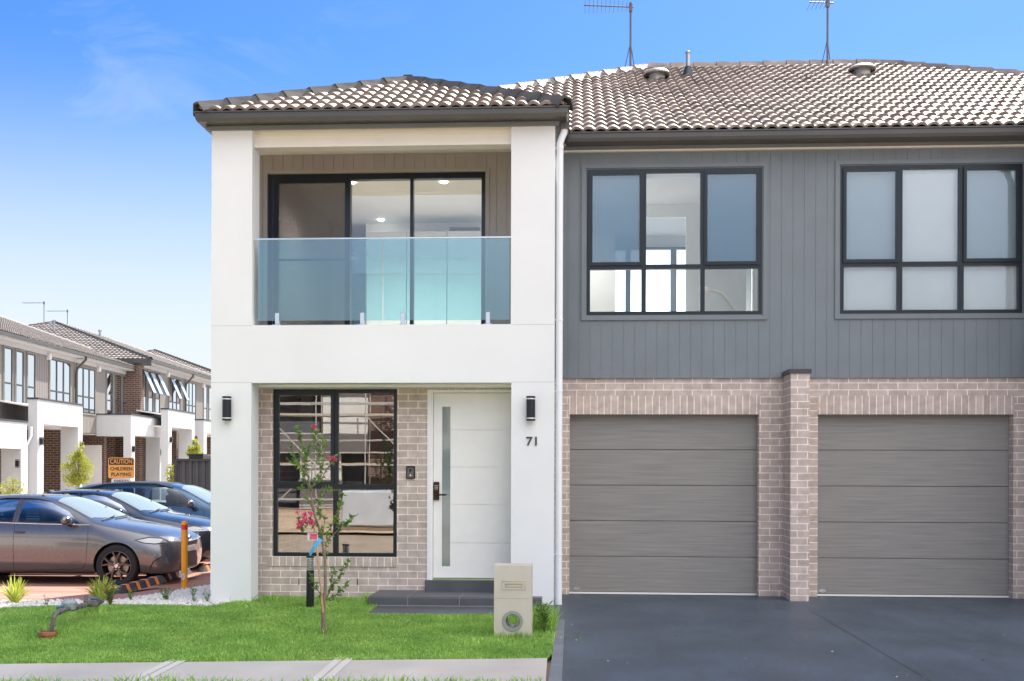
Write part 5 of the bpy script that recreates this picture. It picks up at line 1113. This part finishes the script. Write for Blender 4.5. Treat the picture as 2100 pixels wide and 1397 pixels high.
# --- caution sign
sY = 25.6; sgo = P(248.5, 981, sY); sign = empty('caution_sign', (sgo.x, sY, 0)); tag(sign, 'orange and black sign reading caution children playing', 'sign')
o_m = mat('orange_sign_face', (.74, .36, .085), .5, var=.06, bump=0); k_m = mat('black_sign_ink', (.012, .012, .012), .6, bump=0); w_m = mat('white_sign_face', (.62, .64, .68), .5, var=.03, bump=0)
mpx = lambda n_: n_*sgo.y/F*1.0/ (cos(TH)+((248.5-CX)/F)*sin(TH))
def rrect(w_, h_, r_, n_=5):
    o = []
    for cx, cz, a0_ in ((w_-r_, h_-r_, 0), (-w_+r_, h_-r_, 90), (-w_+r_, -h_+r_, 180), (w_-r_, -h_+r_, 270)):
        for k in range(n_+1): a = R(a0_+90*k/n_); o.append((cx+r_*cos(a), cz+r_*sin(a)))
    return o
zt_s = P(248, 938.5, sY).z; zb_s = P(248, 981, sY).z; zc_s = (zt_s+zb_s)/2; hw = mpx(27.3); hh = (zt_s-zb_s)/2
MB().prism([(x, z+zc_s) for x, z in rrect(hw, hh, .05)], -.0, .012).build('sign_panel', o_m, sign)
zh = P(248, 953.5, sY).z
MB().prism([(x, z) for x, z in [(-hw+.018, zh), (hw-.018, zh), (hw-.018, zt_s-.045), (hw-.045, zt_s-.018), (-hw+.045, zt_s-.018), (-hw+.018, zt_s-.045)]], -.003, -.0005).build('sign_header', k_m, sign)
text_mesh('CAUTION', o_m, mpx(46), mpx(9.6), .003, .012, 'lettering', sign, (0, -.006, P(248, 951.2, sY).z)); text_mesh('CHILDREN', k_m, mpx(46), mpx(7.2), .003, .012, 'lettering', sign, (0, -.003, P(248, 965, sY).z)); text_mesh('PLAYING', k_m, mpx(41), mpx(7.2), .003, .012, 'lettering', sign, (0, -.003, P(248, 976.5, sY).z))
zp = zb_s-.005
MB().prism([(x, z+zp-.30) for x, z in rrect(mpx(20.8), .30, .05)], -.0, .012).build('lower_panel', w_m, sign); text_mesh('SPEED', mat('grey_sign_ink', (.10, .10, .11), .6, bump=0), mpx(31), mpx(7.5), .003, .012, 'lettering', sign, (0, -.003, P(248, 991.5, sY).z))
MB().tube([(0, .04, zg(sgo.x, sY)-.2), (0, .04, zt_s-.05)], .03, 10).build('post', metal_n, sign)
# --- orange bollard
b = G(378, 1208); bo = empty('safety_bollard', b); tag(bo, 'orange bollard with red top band on the red paving', 'bollard')
ym = mat('orange_yellow_enamel', (.85, .36, .02), .35, var=.05, scale=5, bump=0); H_ = 1.03
MB().lathe([(.047, 0), (.047, H_-.13)], (0, 0, 0), 24).lathe([(.047, H_-.055), (.047, H_-.02), (.036, H_-.004), (0, H_)], (0, 0, 0), 24).build('tube', ym, bo, smooth=True)
MB().lathe([(.0485, H_-.13), (.0485, H_-.055)], (0, 0, 0), 24).build('red_band', mat('red_reflective_tape', (.62, .03, .03), .35, var=.03, bump=0), bo, smooth=True)
MB().lathe([(.075, 0), (.075, .012), (.05, .016)], (0, 0, 0), 24).build('base_flange', ym, bo); m = MB()
m.add([(.0482*sin(a), -.0482*cos(a), z) for z in (.15, .24) for a in (-.75, -.4, 0, .4)], [(0, 1, 5, 4), (1, 2, 6, 5), (2, 3, 7, 6)]); m.build('white_sticker', w_m, bo)
m = MB()
for z in (.175, .19, .21): m.add([(.0486*sin(a), -.0486*cos(a), z+d) for d in (0, .006) for a in (-.6, -.2, .25)], [(0, 1, 4, 3), (1, 2, 5, 4)])
m.build('sticker_text', k_m, bo, fix=False)
# --- rubber wheel stops
st_m = mat('black_rubber_stop', (.045, .043, .045), .7, var=.2, scale=12, bump=.3); so_m = mat('orange_reflector', (.80, .22, .03), .45, var=.05, bump=0)
def wheel_stop(p, ln, label):
    r_ = empty('wheel_stop', p); tag(r_, label, 'wheel stop', 'rubber wheel stops in front of the cars'); w_, h_ = .085, .10
    sec = [(-w_, 0), (-w_*.45, h_), (w_*.45, h_), (w_, 0)]
    MB().add([(x, .0, z) for x, z in sec[:1]]+[], []) 
    m = MB(); ys = [0, .10, ln-.10, ln]; V = []
    for i, y in enumerate(ys):
        k = 1 if i in (1, 2) else .0
        V += [(x*(1 if i in (1, 2) else .9), y, z*k+(.012 if not k and z else 0)) for x, z in sec]
    fs = [(i*4+j, i*4+j+1, i*4+j+5, i*4+j+4) for i in range(3) for j in range(3)]+[(0, 1, 2, 3), (12, 13, 14, 15), (0, 3, 7, 4), (4, 7, 11, 8), (8, 11, 15, 12)]
    m.add(V, fs).build('rubber_body', st_m, r_)
    n_ = max(3, round(ln/.42)); t = .004
    for k in range(n_):
        y0 = .14+k*(ln-.28)/n_+.04; y1 = y0+.11
        for s_ in (1, -1): MB().add([(s_*(w_+t), y0, .0), (s_*(w_*.45+t), y0, h_+t), (s_*(w_*.45+t), y1, h_+t), (s_*(w_+t), y1, 0)], [(0, 1, 2, 3)]).build('reflector', so_m, r_, fix=False)
        MB().add([(-w_*.45, y0, h_+t), (w_*.45, y0, h_+t), (w_*.45, y1, h_+t), (-w_*.45, y1, h_+t)], [(0, 1, 2, 3)]).build('reflector', so_m, r_, fix=False)
for a, b, lab in (((240, 1221), (296, 1203), 'nearest black and orange wheel stop, beside the spiky plant'), ((330, 1194), (380, 1178), 'second black and orange wheel stop, behind the orange bollard'), ((411, 1176), (455, 1164), 'third wheel stop, half hidden by the white pillar')):
    A_, B_ = G(*a), G(*b); wheel_stop(Vector((A_.x, A_.y, zg(A_.x, A_.y)+.018)), min(1.65, max(1.2, B_.y-A_.y)), lab)
# --- mailbox
mb = G(1051, 1311); mY = mb.y; mx0, mx1 = X_(1013, 1250, mY), X_(1090, 1250, mY); mt = Z_(1050, 1160, mY); stone = mat('beige_sandstone', (.56, .51, .44), .85, var=.07, scale=3, bump=.12, bscale=90)
mail = empty('mailbox', ((mx0+mx1)/2, mY, mb.z)); tag(mail, 'beige block mailbox with slot and round hole by the driveway', 'mailbox')
hw = (mx1-mx0)/2; dep = .26; zj = Z_(1050, 1227.5, mY)-mb.z; HT = mt-mb.z; hc_ = (0, Z_(1049, 1274, mY)-mb.z); rad = .083
def holed(w_, z0, z1, hx, hz, r_, y0, y1, n_=40):
    m = MB(); I = []; O = []
    for k in range(n_):
        a = 2*pi*(k+.5)/n_; c, s_ = cos(a), sin(a); t = min((w_-hx if c > 0 else w_+hx)/abs(c), ((z1-hz) if s_ > 0 else (hz-z0))/abs(s_)); O.append((hx+c*t, hz+s_*t)); I.append((hx+c*r_, hz+s_*r_))
    # snap corners
    for cx, cz in ((-w_, z0), (w_, z0), (w_, z1), (-w_, z1)):
        k = min(range(n_), key=lambda i: (O[i][0]-cx)**2+(O[i][1]-cz)**2); O[k] = (cx, cz)
    V = [(x, y0, z) for x, z in I]+[(x, y0, z) for x, z in O]+[(x, y1, z) for x, z in I]+[(x, y1, z) for x, z in O]; f = []
    for k in range(n_):
        q = (k+1) % n_; f += [(k, q, n_+q, n_+k), (2*n_+k, 3*n_+k, 3*n_+q, 2*n_+q), (k, 2*n_+k, 2*n_+q, q), (n_+k, n_+q, 3*n_+q, 3*n_+k)]
    return m.add(V, f)
holed(hw, -.06, zj-.002, hc_[0], hc_[1], rad, 0, dep).build('lower_block', stone, mail)
sz0, sz1 = Z_(1050, 1210, mY)-mb.z, Z_(1050, 1192.5, mY)-mb.z; su0, su1 = X_(1029, 1200, mY)-mail.location.x, X_(1078, 1200, mY)-mail.location.x
wallgrid(-hw, hw, zj+.002, HT, [(su0, su1, sz0, sz1)], 0, dep).build('upper_block', stone, mail)
MB().box((-hw+.004, .004, zj-.0025), (hw-.004, dep-.004, zj+.0025)).build('joint', stone, mail)
cst = mat('brushed_beige_steel', (.55, .51, .45), .4, .6, var=.04, bump=0)
pl_ = wallgrid(su0+.002, su1-.002, sz0+.002, sz1-.002, [(su0+.032, su1-.032, sz0+.024, sz1-.024)], -.004, .02); pl_.build('slot_plate', cst, mail); MB().cham((su0+.034, .006, sz0+.026), (su1-.034, .016, sz1-.026), .003).build('slot_flap', cst, mail)
m = MB().lathe([(.100, -.006), (.098, -.010), (.070, -.010), (.066, -.004), (.066, dep)], (0, 0, 0), 40, 'Y'); m.f = m.f[:-2]; m.m = m.m[:-2]
o = m.build('round_tube', mat('grey_ring_metal', (.36, .36, .37), .35, .5, bump=0), mail, smooth=True, fix=True); o.location = (hc_[0], 0, hc_[1])
# --- bollard light
b = G(636, 1249); bl_ = empty('bollard_light', b); tag(bl_, 'dark bollard light with clear louvred head in the lawn', 'garden light'); bt = P(636, 1140, b.y).z-b.z
MB().lathe([(.044, -.05), (.044, bt-.165)], (0, 0, 0), 24).build('post', alu, bl_, smooth=True)
MB().lathe([(.036, bt-.165), (.036, bt-.02)], (0, 0, 0), 20).build('clear_lens', glass_mat('clear_lamp_lens', (.85, .88, .9), .12), bl_, smooth=True)
for k in range(5): MB().lathe([(.03, bt-.150+k*.026), (.046, bt-.156+k*.026), (.046, bt-.151+k*.026), (.03, bt-.144+k*.026)], (0, 0, 0), 24).build('louvre', metal_n, bl_)
MB().lathe([(.012, bt-.165), (.012, bt-.02)], (0, 0, 0), 10).build('lamp_core', lamp_glass, bl_); MB().lathe([(.047, bt-.02), (.047, bt-.004), (.04, bt), (0, bt+.001)], (0, 0, 0), 24).build('lamp_cap', alu, bl_, smooth=True)
# --- water meter lying on the lawn
pot = G(98, 1313); pe = G(214, 1252); oldm = mat('weathered_brass_pipe', (.17, .16, .14), .5, .5, var=.3, scale=18, bump=.3, c2=(.27, .25, .21)); clay = mat('terracotta_clay', (.30, .125, .060), .8, var=.3, scale=12, bump=.4)
wm = empty('water_meter', (pot.x, pot.y, pot.z)); tag(wm, 'old water meter and brass pipework rising from the lawn', 'water meter')
def wp(px, py, k=0): Y = pot.y+(pe.y-pot.y)*k; p = P(px, py, Y); return p-wm.location
rp = .022; m = MB(); path = [(104, 1296, 0), (107, 1285, 0), (110, 1268, .0), (113, 1260, .03), (120, 1255, .08), (133, 1250, .25), (152, 1246, .45), (166, 1243, .6), (180, 1240, .75), (211, 1233, 1)]
m.tube([wp(*p) for p in path], [rp*.9, rp, rp, rp*1.05, rp*1.1, rp*1.15, rp, rp, rp, rp*.95], 14).build('pipe', oldm, wm, smooth=True)
def collar(k0, r_, w_, n_=6, nm='hex_nut', mt_=None):
    i = int(k0); f_ = k0-i; a = wp(*path[i]); b_ = wp(*path[min(i+1, len(path)-1)]); p = a.lerp(b_, f_); d = (b_-a).normalized(); MB().tube([p-d*w_, p+d*w_], r_, n_).build(nm, mt_ or oldm, wm)
for k0, r_, w_ in ((1.2, .034, .010), (4.2, .036, .012), (4.8, .034, .012), (5.9, .040, .016), (6.5, .036, .010), (7.1, .034, .014), (7.5, .032, .008), (8.3, .036, .012), (8.75, .034, .014)): collar(k0, r_, w_)
c0 = wp(142, 1243, .36); MB().lathe([(.0, -.05), (.060, -.04), (.068, -.01), (.068, .012), (.076, .016), (.076, .036), (.068, .04), (.054, .062), (0, .066)], c0+Vector((0, 0, .005)), 24).build('meter_head', mat('blue_grey_meter_plastic', (.30, .34, .36), .5, var=.06, bump=0), wm, smooth=True)
c1 = wp(186, 1236, .8); MB().cham(tuple(c1+Vector((-.07, -.035, -.045))), tuple(c1+Vector((.08, .035, .03))), .006).build('valve_body', oldm, wm); blue_m = mat('blue_plastic_handle', (.07, .14, .24), .45, bump=0)
MB().cham(tuple(c1+Vector((.0, -.02, .035))), tuple(c1+Vector((.09, .02, .055))), .005).build('valve_handle', blue_m, wm); MB().lathe([(.022, 0), (.022, .05), (.0, .052)], c1+Vector((-.05, 0, .03)), 12).build('valve_stem', oldm, wm); c2 = wp(126, 1243, .2); MB().tube([c2+Vector((.03, 0, -.0)), c2+Vector((-.045, -.01, -.015))], [.010, .014], 8).build('tap_lever', blue_m, wm)
po = tag(MB().lathe([(.055, -.08), (.075, .03), (.088, .035), (.088, .062), (.080, .066), (.074, .062), (.06, -.0), (0, -.0)], (0, 0, 0), 28).build('clay_collar', clay, smooth=True), 'weathered terracotta collar round the foot of the water meter pipe', 'clay collar'); po.location = pot+Vector((0, 0, .02))

# ============================================================ PLANTS
def leafq(m, p, d, up, ln, wd, fold=.25):
    s_ = d.cross(up); 
    if s_.length < 1e-4: s_ = Vector((1, 0, 0))
    s_.normalize(); n_ = s_.cross(d).normalized(); a = p+d*ln*.45
    m.add([p, a+s_*wd*.5+n_*wd*fold, p+d*ln, a-s_*wd*.5+n_*wd*fold, a], [(0, 4, 1), (1, 4, 2), (0, 3, 4), (3, 2, 4)])
def rv(z0=-1, z1=1):
    z = random.uniform(z0, z1); a = random.uniform(0, 2*pi); r_ = sqrt(max(0, 1-z*z)); return Vector((r_*cos(a), r_*sin(a), z))
bark = mat('grey_brown_bark', (.23, .165, .12), .85, var=.25, scale=30, bump=.4, stretch=(1, 1, .3)); lf_m = leaf_mat('myrtle_leaf', (.055, .14, .028), (.17, .27, .05), 9, .25); lfy = leaf_mat('yellow_green_leaf', (.10, .17, .025), (.42, .42, .05), 5, .3)
# crape myrtle
T0 = G(664, 1303); TY = T0.y; tree = empty('crepe_myrtle_tree', T0); tag(tree, 'slender young tree with pink blossom tied to a stake in the lawn', 'tree')
def zp_(x, y, d=0): q = P(560+x/3.105, 860+y/3.105, TY+d); return q-T0
tm_ = MB()
tm_.tube([zp_(322, 1385), zp_(321, 1250, .0), zp_(320, 1165, .01), zp_(331, 1110, .02), zp_(333, 1000, .03), zp_(330, 890, .03), zp_(312, 770, .02), zp_(292, 690, 0), zp_(270, 630, 0), zp_(255, 575, -.01), zp_(240, 460, -.02), zp_(225, 370, 0)], [.026, .022, .020, .017, .015, .014, .013, .012, .011, .011, .009, .008], 8)
tm_.build('trunk', bark, tree, smooth=True)
MB().tube([zp_(318, 1230, -.03), zp_(300, 1040, -.03), zp_(280, 830, -.04), zp_(262, 685, -.04)], .010, 6).build('stake', mat('pale_stake_wood', (.50, .30, .17), .7, var=.15, scale=20, bump=.1), tree)
twigs = [([(225, 370, 0), (205, 300, .02), (190, 230, .03), (172, 130, .04), (155, 30, .05)], 1), ([(240, 460, -.02), (270, 380, -.08), (300, 330, -.1), (285, 200, -.1), (270, 110, -.08), (264, 50, -.08)], 1), ([(300, 330, -.1), (330, 250, -.12), (322, 160, -.12), (318, 100, -.1)], .8), ([(300, 400, .03), (340, 320, .06), (380, 270, .08), (395, 240, .08)], 1),
 ([(225, 370, 0), (180, 300, -.05), (130, 225, -.08), (118, 160, -.08)], 1), ([(225, 370, 0), (160, 290, .08), (100, 262, .12)], .9), ([(255, 575, 0), (210, 480, .1), (175, 425, .14)], .8), ([(330, 890, .03), (345, 720, .08), (400, 640, .12), (430, 540, .14), (440, 455, .14)], 1), ([(300, 640, 0), (288, 560, -.05), (300, 450, -.08), (330, 440, -.08), (395, 455, -.1)], .9),
 ([(345, 770, .08), (420, 700, .15), (470, 650, .18), (515, 615, .2)], 1.1), ([(400, 690, .12), (450, 670, .1), (500, 655, .08)], 1), ([(335, 1140, .02), (380, 1060, .08), (420, 1000, .12), (480, 905, .16)], 1), ([(338, 1150, .02), (400, 1120, -.05), (440, 1080, -.08), (472, 1042, -.1)], 1), ([(322, 1145, 0), (280, 1080, -.06), (255, 1030, -.08), (235, 985, -.1)], 1), ([(360, 1110, .06), (375, 1010, .05), (390, 950, .05)], .9),
 ([(290, 690, 0), (230, 640, -.08), (190, 700, -.12), (160, 640, -.14)], 1), ([(312, 770, 0), (330, 640, -.1), (290, 590, -.14)], .9), ([(240, 460, 0), (200, 370, .06), (215, 250, .1), (235, 150, .12)], .9)]
tw = MB(); lv = MB()
for pts, dn in twigs:
    q = [zp_(*p) for p in pts]; tw.tube(q, [.006]+[.004]*(len(q)-2)+[.0018], 5)
    for i, (a, b_) in enumerate(zip(q, q[1:])):
        d = (b_-a); L_ = d.length; d.normalize(); k = int(L_/.008*dn*(1.0 if i else .5))
        for _ in range(k):
            p = a.lerp(b_, random.random()); dr = (d*.5+rv()).normalized(); leafq(lv, p, dr, rv(), random.uniform(.038, .066), random.uniform(.022, .036))
tw.build('branches', bark, tree, smooth=True); lv.build('foliage', lf_m, tree, fix=False)
pk = mat('magenta_blossom', (.62, .035, .14), .6, var=.2, scale=40, bump=0, c2=(.85, .14, .28)); fl = MB()
for x, y, d, n_, s_ in ((205, 640, -.14, 100, .042), (172, 662, -.16, 90, .040), (248, 658, -.12, 90, .038), (200, 605, -.12, 60, .035), (160, 690, -.14, 40, .025), (240, 600, -.12, 50, .03), (265, 48, -.08, 50, .028), (375, 245, .08, 40, .025), (395, 255, .08, 40, .025), (352, 250, .06, 26, .02), (155, 590, -.12, 22, .02)):
    c = zp_(x, y, d)
    for _ in range(n_): leafq(fl, c+rv()*s_*random.uniform(.2, 1), rv(), rv(), .016, .016, .4)
fl.build('blossom', pk, tree, fix=False)
a = zp_(252, 748, -.06); MB().box(a+Vector((-.052, -.001, -.035)), a+Vector((.052, .001, .035))).build('plant_tag', w_m, tree); MB().box(a+Vector((-.028, -.003, -.028)), a+Vector((.045, -.0015, .030))).build('tag_picture', pk, tree)
rb = MB(); q = [zp_(308, 762, -.03), zp_(285, 782, -.05), zp_(262, 815, -.06), zp_(232, 862, -.05)]
for k, p in enumerate(q): rb.v += [tuple(p+Vector((-.018+.004*k, 0, .014))), tuple(p+Vector((.012-.002*k, .006, -.018)))]
rb.f = [(2*k, 2*k+1, 2*k+3, 2*k+2) for k in range(3)]; rb.m = [0]*3; rb.build('blue_tie', mat('blue_tape', (.05, .38, .72), .5, var=.05, bump=0), tree, fix=False)
# leafy trees in the court
def leafy(name, label, px0, px1, py0, py1, Y, n, lsz, m, cat='tree', stem=True, spread=1.0, clumps=26):
    c0, c1 = P(px0, py1, Y), P(px1, py0, Y); cx, cz = (c0.x+c1.x)/2, (c0.z+c1.z)/2; rx, rz_ = (c1.x-c0.x)/2, (c1.z-c0.z)/2; g = zg(cx, Y); o = empty(name, (cx, Y, g)); tag(o, label, cat)
    ctr = Vector((0, 0, cz-g)); lv = MB(); br3 = MB()
    for k in range(clumps):
        d = rv(-1, 1); t = random.uniform(.35, 1.02); taper = 1-.45*max(0, d.z*t); c = ctr+Vector((d.x*rx*t*taper, d.y*rx*.9*t*taper, d.z*rz_*t)); s_ = rx*random.uniform(.20, .36)
        br3.tube([ctr+Vector((0, 0, -rz_*.9+(c.z-ctr.z+rz_)*.4)), c], [.012, .004], 5, caps=False)
        for _ in range(n//clumps): dd_ = rv(); leafq(lv, c+Vector((dd_.x, dd_.y, dd_.z*1.1))*s_*random.random()**.5, (dd_+rv()*.7+Vector((0, 0, .3))).normalized(), rv(), lsz*random.uniform(.6, 1.2), lsz*.45)
    if stem: br3.tube([(0, 0, -.05), (rx*.04, 0, ctr.z-rz_*.5), (0, 0, ctr.z+rz_*.7)], [.035, .022, .008], 7)
    br3.build('trunk', bark, o); lv.build('crown', m, o, fix=False); return o
leafy('small_tree', 'yellow-green leafy young tree in front of the tall white porch', 132, 190, 914, 1012, 31.5, 3600, .065, lfy, clumps=44)
leafy('small_tree', 'small bushy tree behind the steel fence beside the white pillar', 386, 420, 904, 946, 31, 900, .07, lfy, clumps=16)
leafy('shrub', 'thin shrub with reddish leaves at the left end of the steel fence', 339, 362, 948, 1005, 29, 420, .06, lfy, 'shrub', clumps=14)
leafy('shrub', 'straggly yellowish shrub behind the roof of the grey sedan', -6, 58, 974, 1030, 28, 520, .075, lfy, 'shrub', clumps=20)
# spiky plants on the pebble bed
spk = leaf_mat('strappy_leaf', (.20, .30, .05), (.52, .55, .10), 4, .3)
def spiky(px, py, hpx, n, label):
    g = G(px, py); o = empty('strappy_plant', g); tag(o, label, 'plant', 'strappy plants on the pebble bed'); H_ = hpx/F*g.y; m = MB()
    for k in range(n):
        a = random.uniform(0, 2*pi); t = random.uniform(.1, 1.0); L_ = H_*random.uniform(.75, 1.15); d = Vector((cos(a), sin(a), 0)); s_ = Vector((-sin(a), cos(a), 0)); w_ = random.uniform(.012, .02); pts = []
        for i in range(6):
            u = i/5; pts.append(d*(.02+L_*t*u*.85)+Vector((0, 0, L_*(u*(1.1-.35*t*u)-.28*t*u*u))))
        base = len(m.v)
        for i, p in enumerate(pts): ww = w_*(1-.9*(i/5)**2); m.v += [tuple(p-s_*ww+Vector((0, 0, ww*.5))), tuple(p), tuple(p+s_*ww+Vector((0, 0, ww*.5)))]
        for i in range(5):
            q = base+3*i; m.f += [(q, q+1, q+4, q+3), (q+1, q+2, q+5, q+4)]; m.m += [0, 0]
    m.build('foliage', spk, o, fix=False)
spiky(30, 1240, 58, 70, 'strappy yellow-green plant at the frame edge on the pebbles'); spiky(207, 1236, 58, 75, 'strappy yellow-green plant above the water meter')
dryl = leaf_mat('olive_weed_leaf', (.12, .16, .03), (.28, .22, .05), 8, .2)
def weed(px, py, hpx, n, label, m=None, spread=.5, name='weed'):
    g = G(px, py); o = empty(name, g); tag(o, label, 'weed', 'weeds at the edge of the lawn'); H_ = hpx/F*g.y; st = MB(); lv = MB()
    for k in range(n):
        a = random.uniform(0, 2*pi); t = random.uniform(.1, spread); top = Vector((cos(a)*H_*t, sin(a)*H_*t, H_*random.uniform(.6, 1.05))); mid = top*.5+Vector((0, 0, H_*.1)); st.tube([(0, 0, -.01), mid, top], [.003, .0022, .001], 4, caps=False)
        for _ in range(9): u = random.uniform(.15, 1); p = mid*(2*u) if u < .5 else mid.lerp(top, 2*u-1); leafq(lv, p, (rv(-.1, .8)+Vector((0, 0, .3))).normalized(), rv(), H_*random.uniform(.14, .26), H_*.055)
    st.build('stems', lf_m, o); lv.build('leaves', m or lf_m, o, fix=False)
weed(340, 1236, 34, 14, 'green weed on the pebbles below the orange bollard'); weed(266, 1236, 28, 9, 'small green weed between spiky plant and wheel stop'); weed(226, 1246, 52, 16, 'olive upright weed at the right of the strappy plant', dryl, .25); weed(96, 1246, 26, 4, 'tiny dry seedling on the pebbles left of the water meter', dryl, .3)
weed(398, 1240, 40, 5, 'thin grassy weed on the pebbles by the white pillar', None, .6); weed(1118, 1300, 62, 14, 'tall thin weed growing between mailbox and driveway border', None, .35); weed(425, 1240, 30, 6, 'dark small weed against the foot of the left white pillar')
tc_ = G(1112, 1292); tx = [(tc_.x+random.uniform(-.16, .14), tc_.y+random.uniform(-.12, .55), random.uniform(.08, .24)) for _ in range(800)]; tx = np.array(tx).T
grass('grass_tuft', [(0, 0), (0, .001), (.001, 0)], 1, .1, .2, 'long grass tuft between mailbox and driveway', extra=(tx[0], tx[1], tx[2]), wid=.004)
# specks of litter on the driveway
def litter():
    m = MB()
    for _ in range(46):
        p = G(random.uniform(1170, 2090), random.uniform(1245, 1395)); p.z += .018; s_ = random.uniform(.004, .013); d = rv(-.1, .3); leafq(m, p, d, rv(.7, 1), s_*2.2, s_*1.5)
    o = m.build('driveway_litter', mat('pale_litter', (.45, .38, .28), .8, var=.3, bump=0), fix=False); kind(o, 'stuff'); o['label'] = 'tiny pale leaves and chips scattered on the dark driveway'
litter()

# ============================================================ ACROSS THE STREET (behind the camera, seen in the glass)
kind(drape('building_plot', [(-60, -60), (60, -60), (60, -3), (-60, -3)], .03, mat('sandy_building_plot', (.46, .33, .22), .95, var=.2, scale=.6, bump=.3), step=3), 'structure')
hs2 = empty('house_under_construction', (-8, -21, -.2)); tag(hs2, 'unfinished white and brick house across the street, mirrored in the porch window', 'house')
m = wallgrid(-9, 9, 0, 5.6, [(-7.6, -5.2, .2, 2.3), (-3.9, -1.2, .1, 2.6), (.2, 2.2, 0, 2.4), (4, 7.6, 0, 2.5), (-7, -4, 3.4, 4.9), (-2.5, .5, 3.2, 5.0), (3, 6.5, 3.3, 4.9)], 0, .2); m.v = [(-x, -y, z) for x, y, z in m.v]; m.build('wall', mat('unfinished_render', (.62, .60, .57), .9, var=.06), hs2)
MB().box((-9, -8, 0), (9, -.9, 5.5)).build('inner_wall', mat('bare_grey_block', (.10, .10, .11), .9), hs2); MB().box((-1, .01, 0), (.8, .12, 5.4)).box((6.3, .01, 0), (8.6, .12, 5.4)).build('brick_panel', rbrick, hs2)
MB().add([(-9.6, .6, 5.5), (9.6, .6, 5.5), (9.6, -9, 5.5), (-9.6, -9, 5.5), (-4.8, -4.2, 8.0), (4.8, -4.2, 8.0)], [(3, 2, 1, 0), (0, 1, 5, 4), (1, 2, 5), (2, 3, 4, 5), (3, 0, 4)]).build('roof', mat('dark_unfinished_roof', (.16, .15, .15), .8), hs2)
scf = empty('scaffold', (-7.5, -18.6, -.2)); tag(scf, 'galvanised scaffold in front of the unfinished house', 'scaffold'); t_ = MB(); pk_ = MB()
for x in np.arange(-9, 3, 2.0):
    for y in (0, 1.0): t_.tube([(x, y, 0), (x, y, 6.6)], .026, 6)
for z in (.5, 1.9, 2.4, 2.9, 3.9, 4.4, 4.9, 5.9, 6.4):
    for y in (0, 1.0): t_.tube([(-9.2, y, z), (1.4, y, z)], .028, 6)
for x in (.2, .6, 1.0, 1.4):
    for y in (0, .5, 1.0): t_.tube([(x, y, 0), (x, y, 7.4)], .026, 6)
for z in np.arange(.4, 7.3, .42): t_.tube([(.1, 0, z), (1.5, 1, z)], .022, 6).tube([(.1, 1, z), (1.5, 0, z)], .022, 6)
for x in (-9, -5, -1): t_.tube([(x, 1, 0), (x+2, 1, 1.9)], .025, 6).tube([(x+2, 1, 1.9), (x, 1, 3.9)], .025, 6)
t_.build('tubes', mat('scaffold_steel', (.6, .58, .54), .4, .5, bump=0), scf)
for z in (1.9, 3.9, 5.9): pk_.box((-9.2, .05, z+.03), (1.2, .95, z+.08))
pk_.build('planks', mat('scaffold_plank', (.45, .36, .25), .8), scf)
ps = empty('wrapped_pallet', (-5.0, -4.6, -.2)); tag(ps, 'plastic wrapped pallet of building material on the sandy plot', 'pallet'); MB().cham((-1.6, -.6, .14), (1.6, .6, 1.15), .05).build('wrapped_load', mat('silver_plastic_wrap', (.55, .56, .58), .3, .2, var=.1, scale=3, bump=.4, bscale=9), ps); MB().box((-1.65, -.6, .0), (1.65, -.5, .12)).box((-1.65, .5, 0), (1.65, .6, .12)).box((-1.65, -.05, 0), (1.65, .05, .12)).build('timber_base', bark, ps)
for x, w_, lab, wc in ((9.5, 12, 'pale rendered house with light roof across the street', (.66, .64, .60)), (25, 13, 'second pale house across the street further right', (.5, .42, .36)), (-26, 14, 'pale house across the street at the far left', (.62, .6, .56))):
    hh_ = empty('street_house', (x, -14, -.2)); tag(hh_, lab, 'house', 'houses across the street'); m = wallgrid(-w_/2, w_/2, 0, 5.4, [(-w_/2+1, -w_/2+3.4, 3.2, 4.8), (w_/2-3.4, w_/2-1, 3.2, 4.8), (-w_/2+1, -w_/2+4, .1, 2.4), (w_/2-2.6, w_/2-1.4, .1, 2.4)], 0, .2); m.v = [(-a, -b_, c) for a, b_, c in m.v]; m.build('wall', mat('street_house_render', wc, .9), hh_)
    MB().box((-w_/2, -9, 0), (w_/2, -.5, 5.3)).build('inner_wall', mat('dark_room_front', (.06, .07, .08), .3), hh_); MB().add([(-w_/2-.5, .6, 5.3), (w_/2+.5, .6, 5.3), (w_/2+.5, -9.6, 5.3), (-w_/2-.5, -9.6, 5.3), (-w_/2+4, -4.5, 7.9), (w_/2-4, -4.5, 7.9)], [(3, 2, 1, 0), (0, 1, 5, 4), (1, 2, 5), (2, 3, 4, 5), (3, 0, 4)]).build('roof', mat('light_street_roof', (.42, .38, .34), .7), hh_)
sl_ = empty('street_lamp', (5.1, -7.5, -.2)); tag(sl_, 'curved street lamp mirrored in the middle upper window', 'street lamp'); MB().tube([(0, 0, 0), (0, 0, 6.0), (-.1, 0, 6.8), (-.5, 0, 7.35), (-.9, 0, 7.45)], [.08, .06, .05, .045, .04], 10).build('post', metal_n, sl_, smooth=True); MB().lathe([(0, -.05), (.2, -.03), (.24, .03), (.1, .09), (0, .1)], (-1.1, 0, 7.45), 16).build('lamp_head', lamp_glass, sl_, smooth=True)
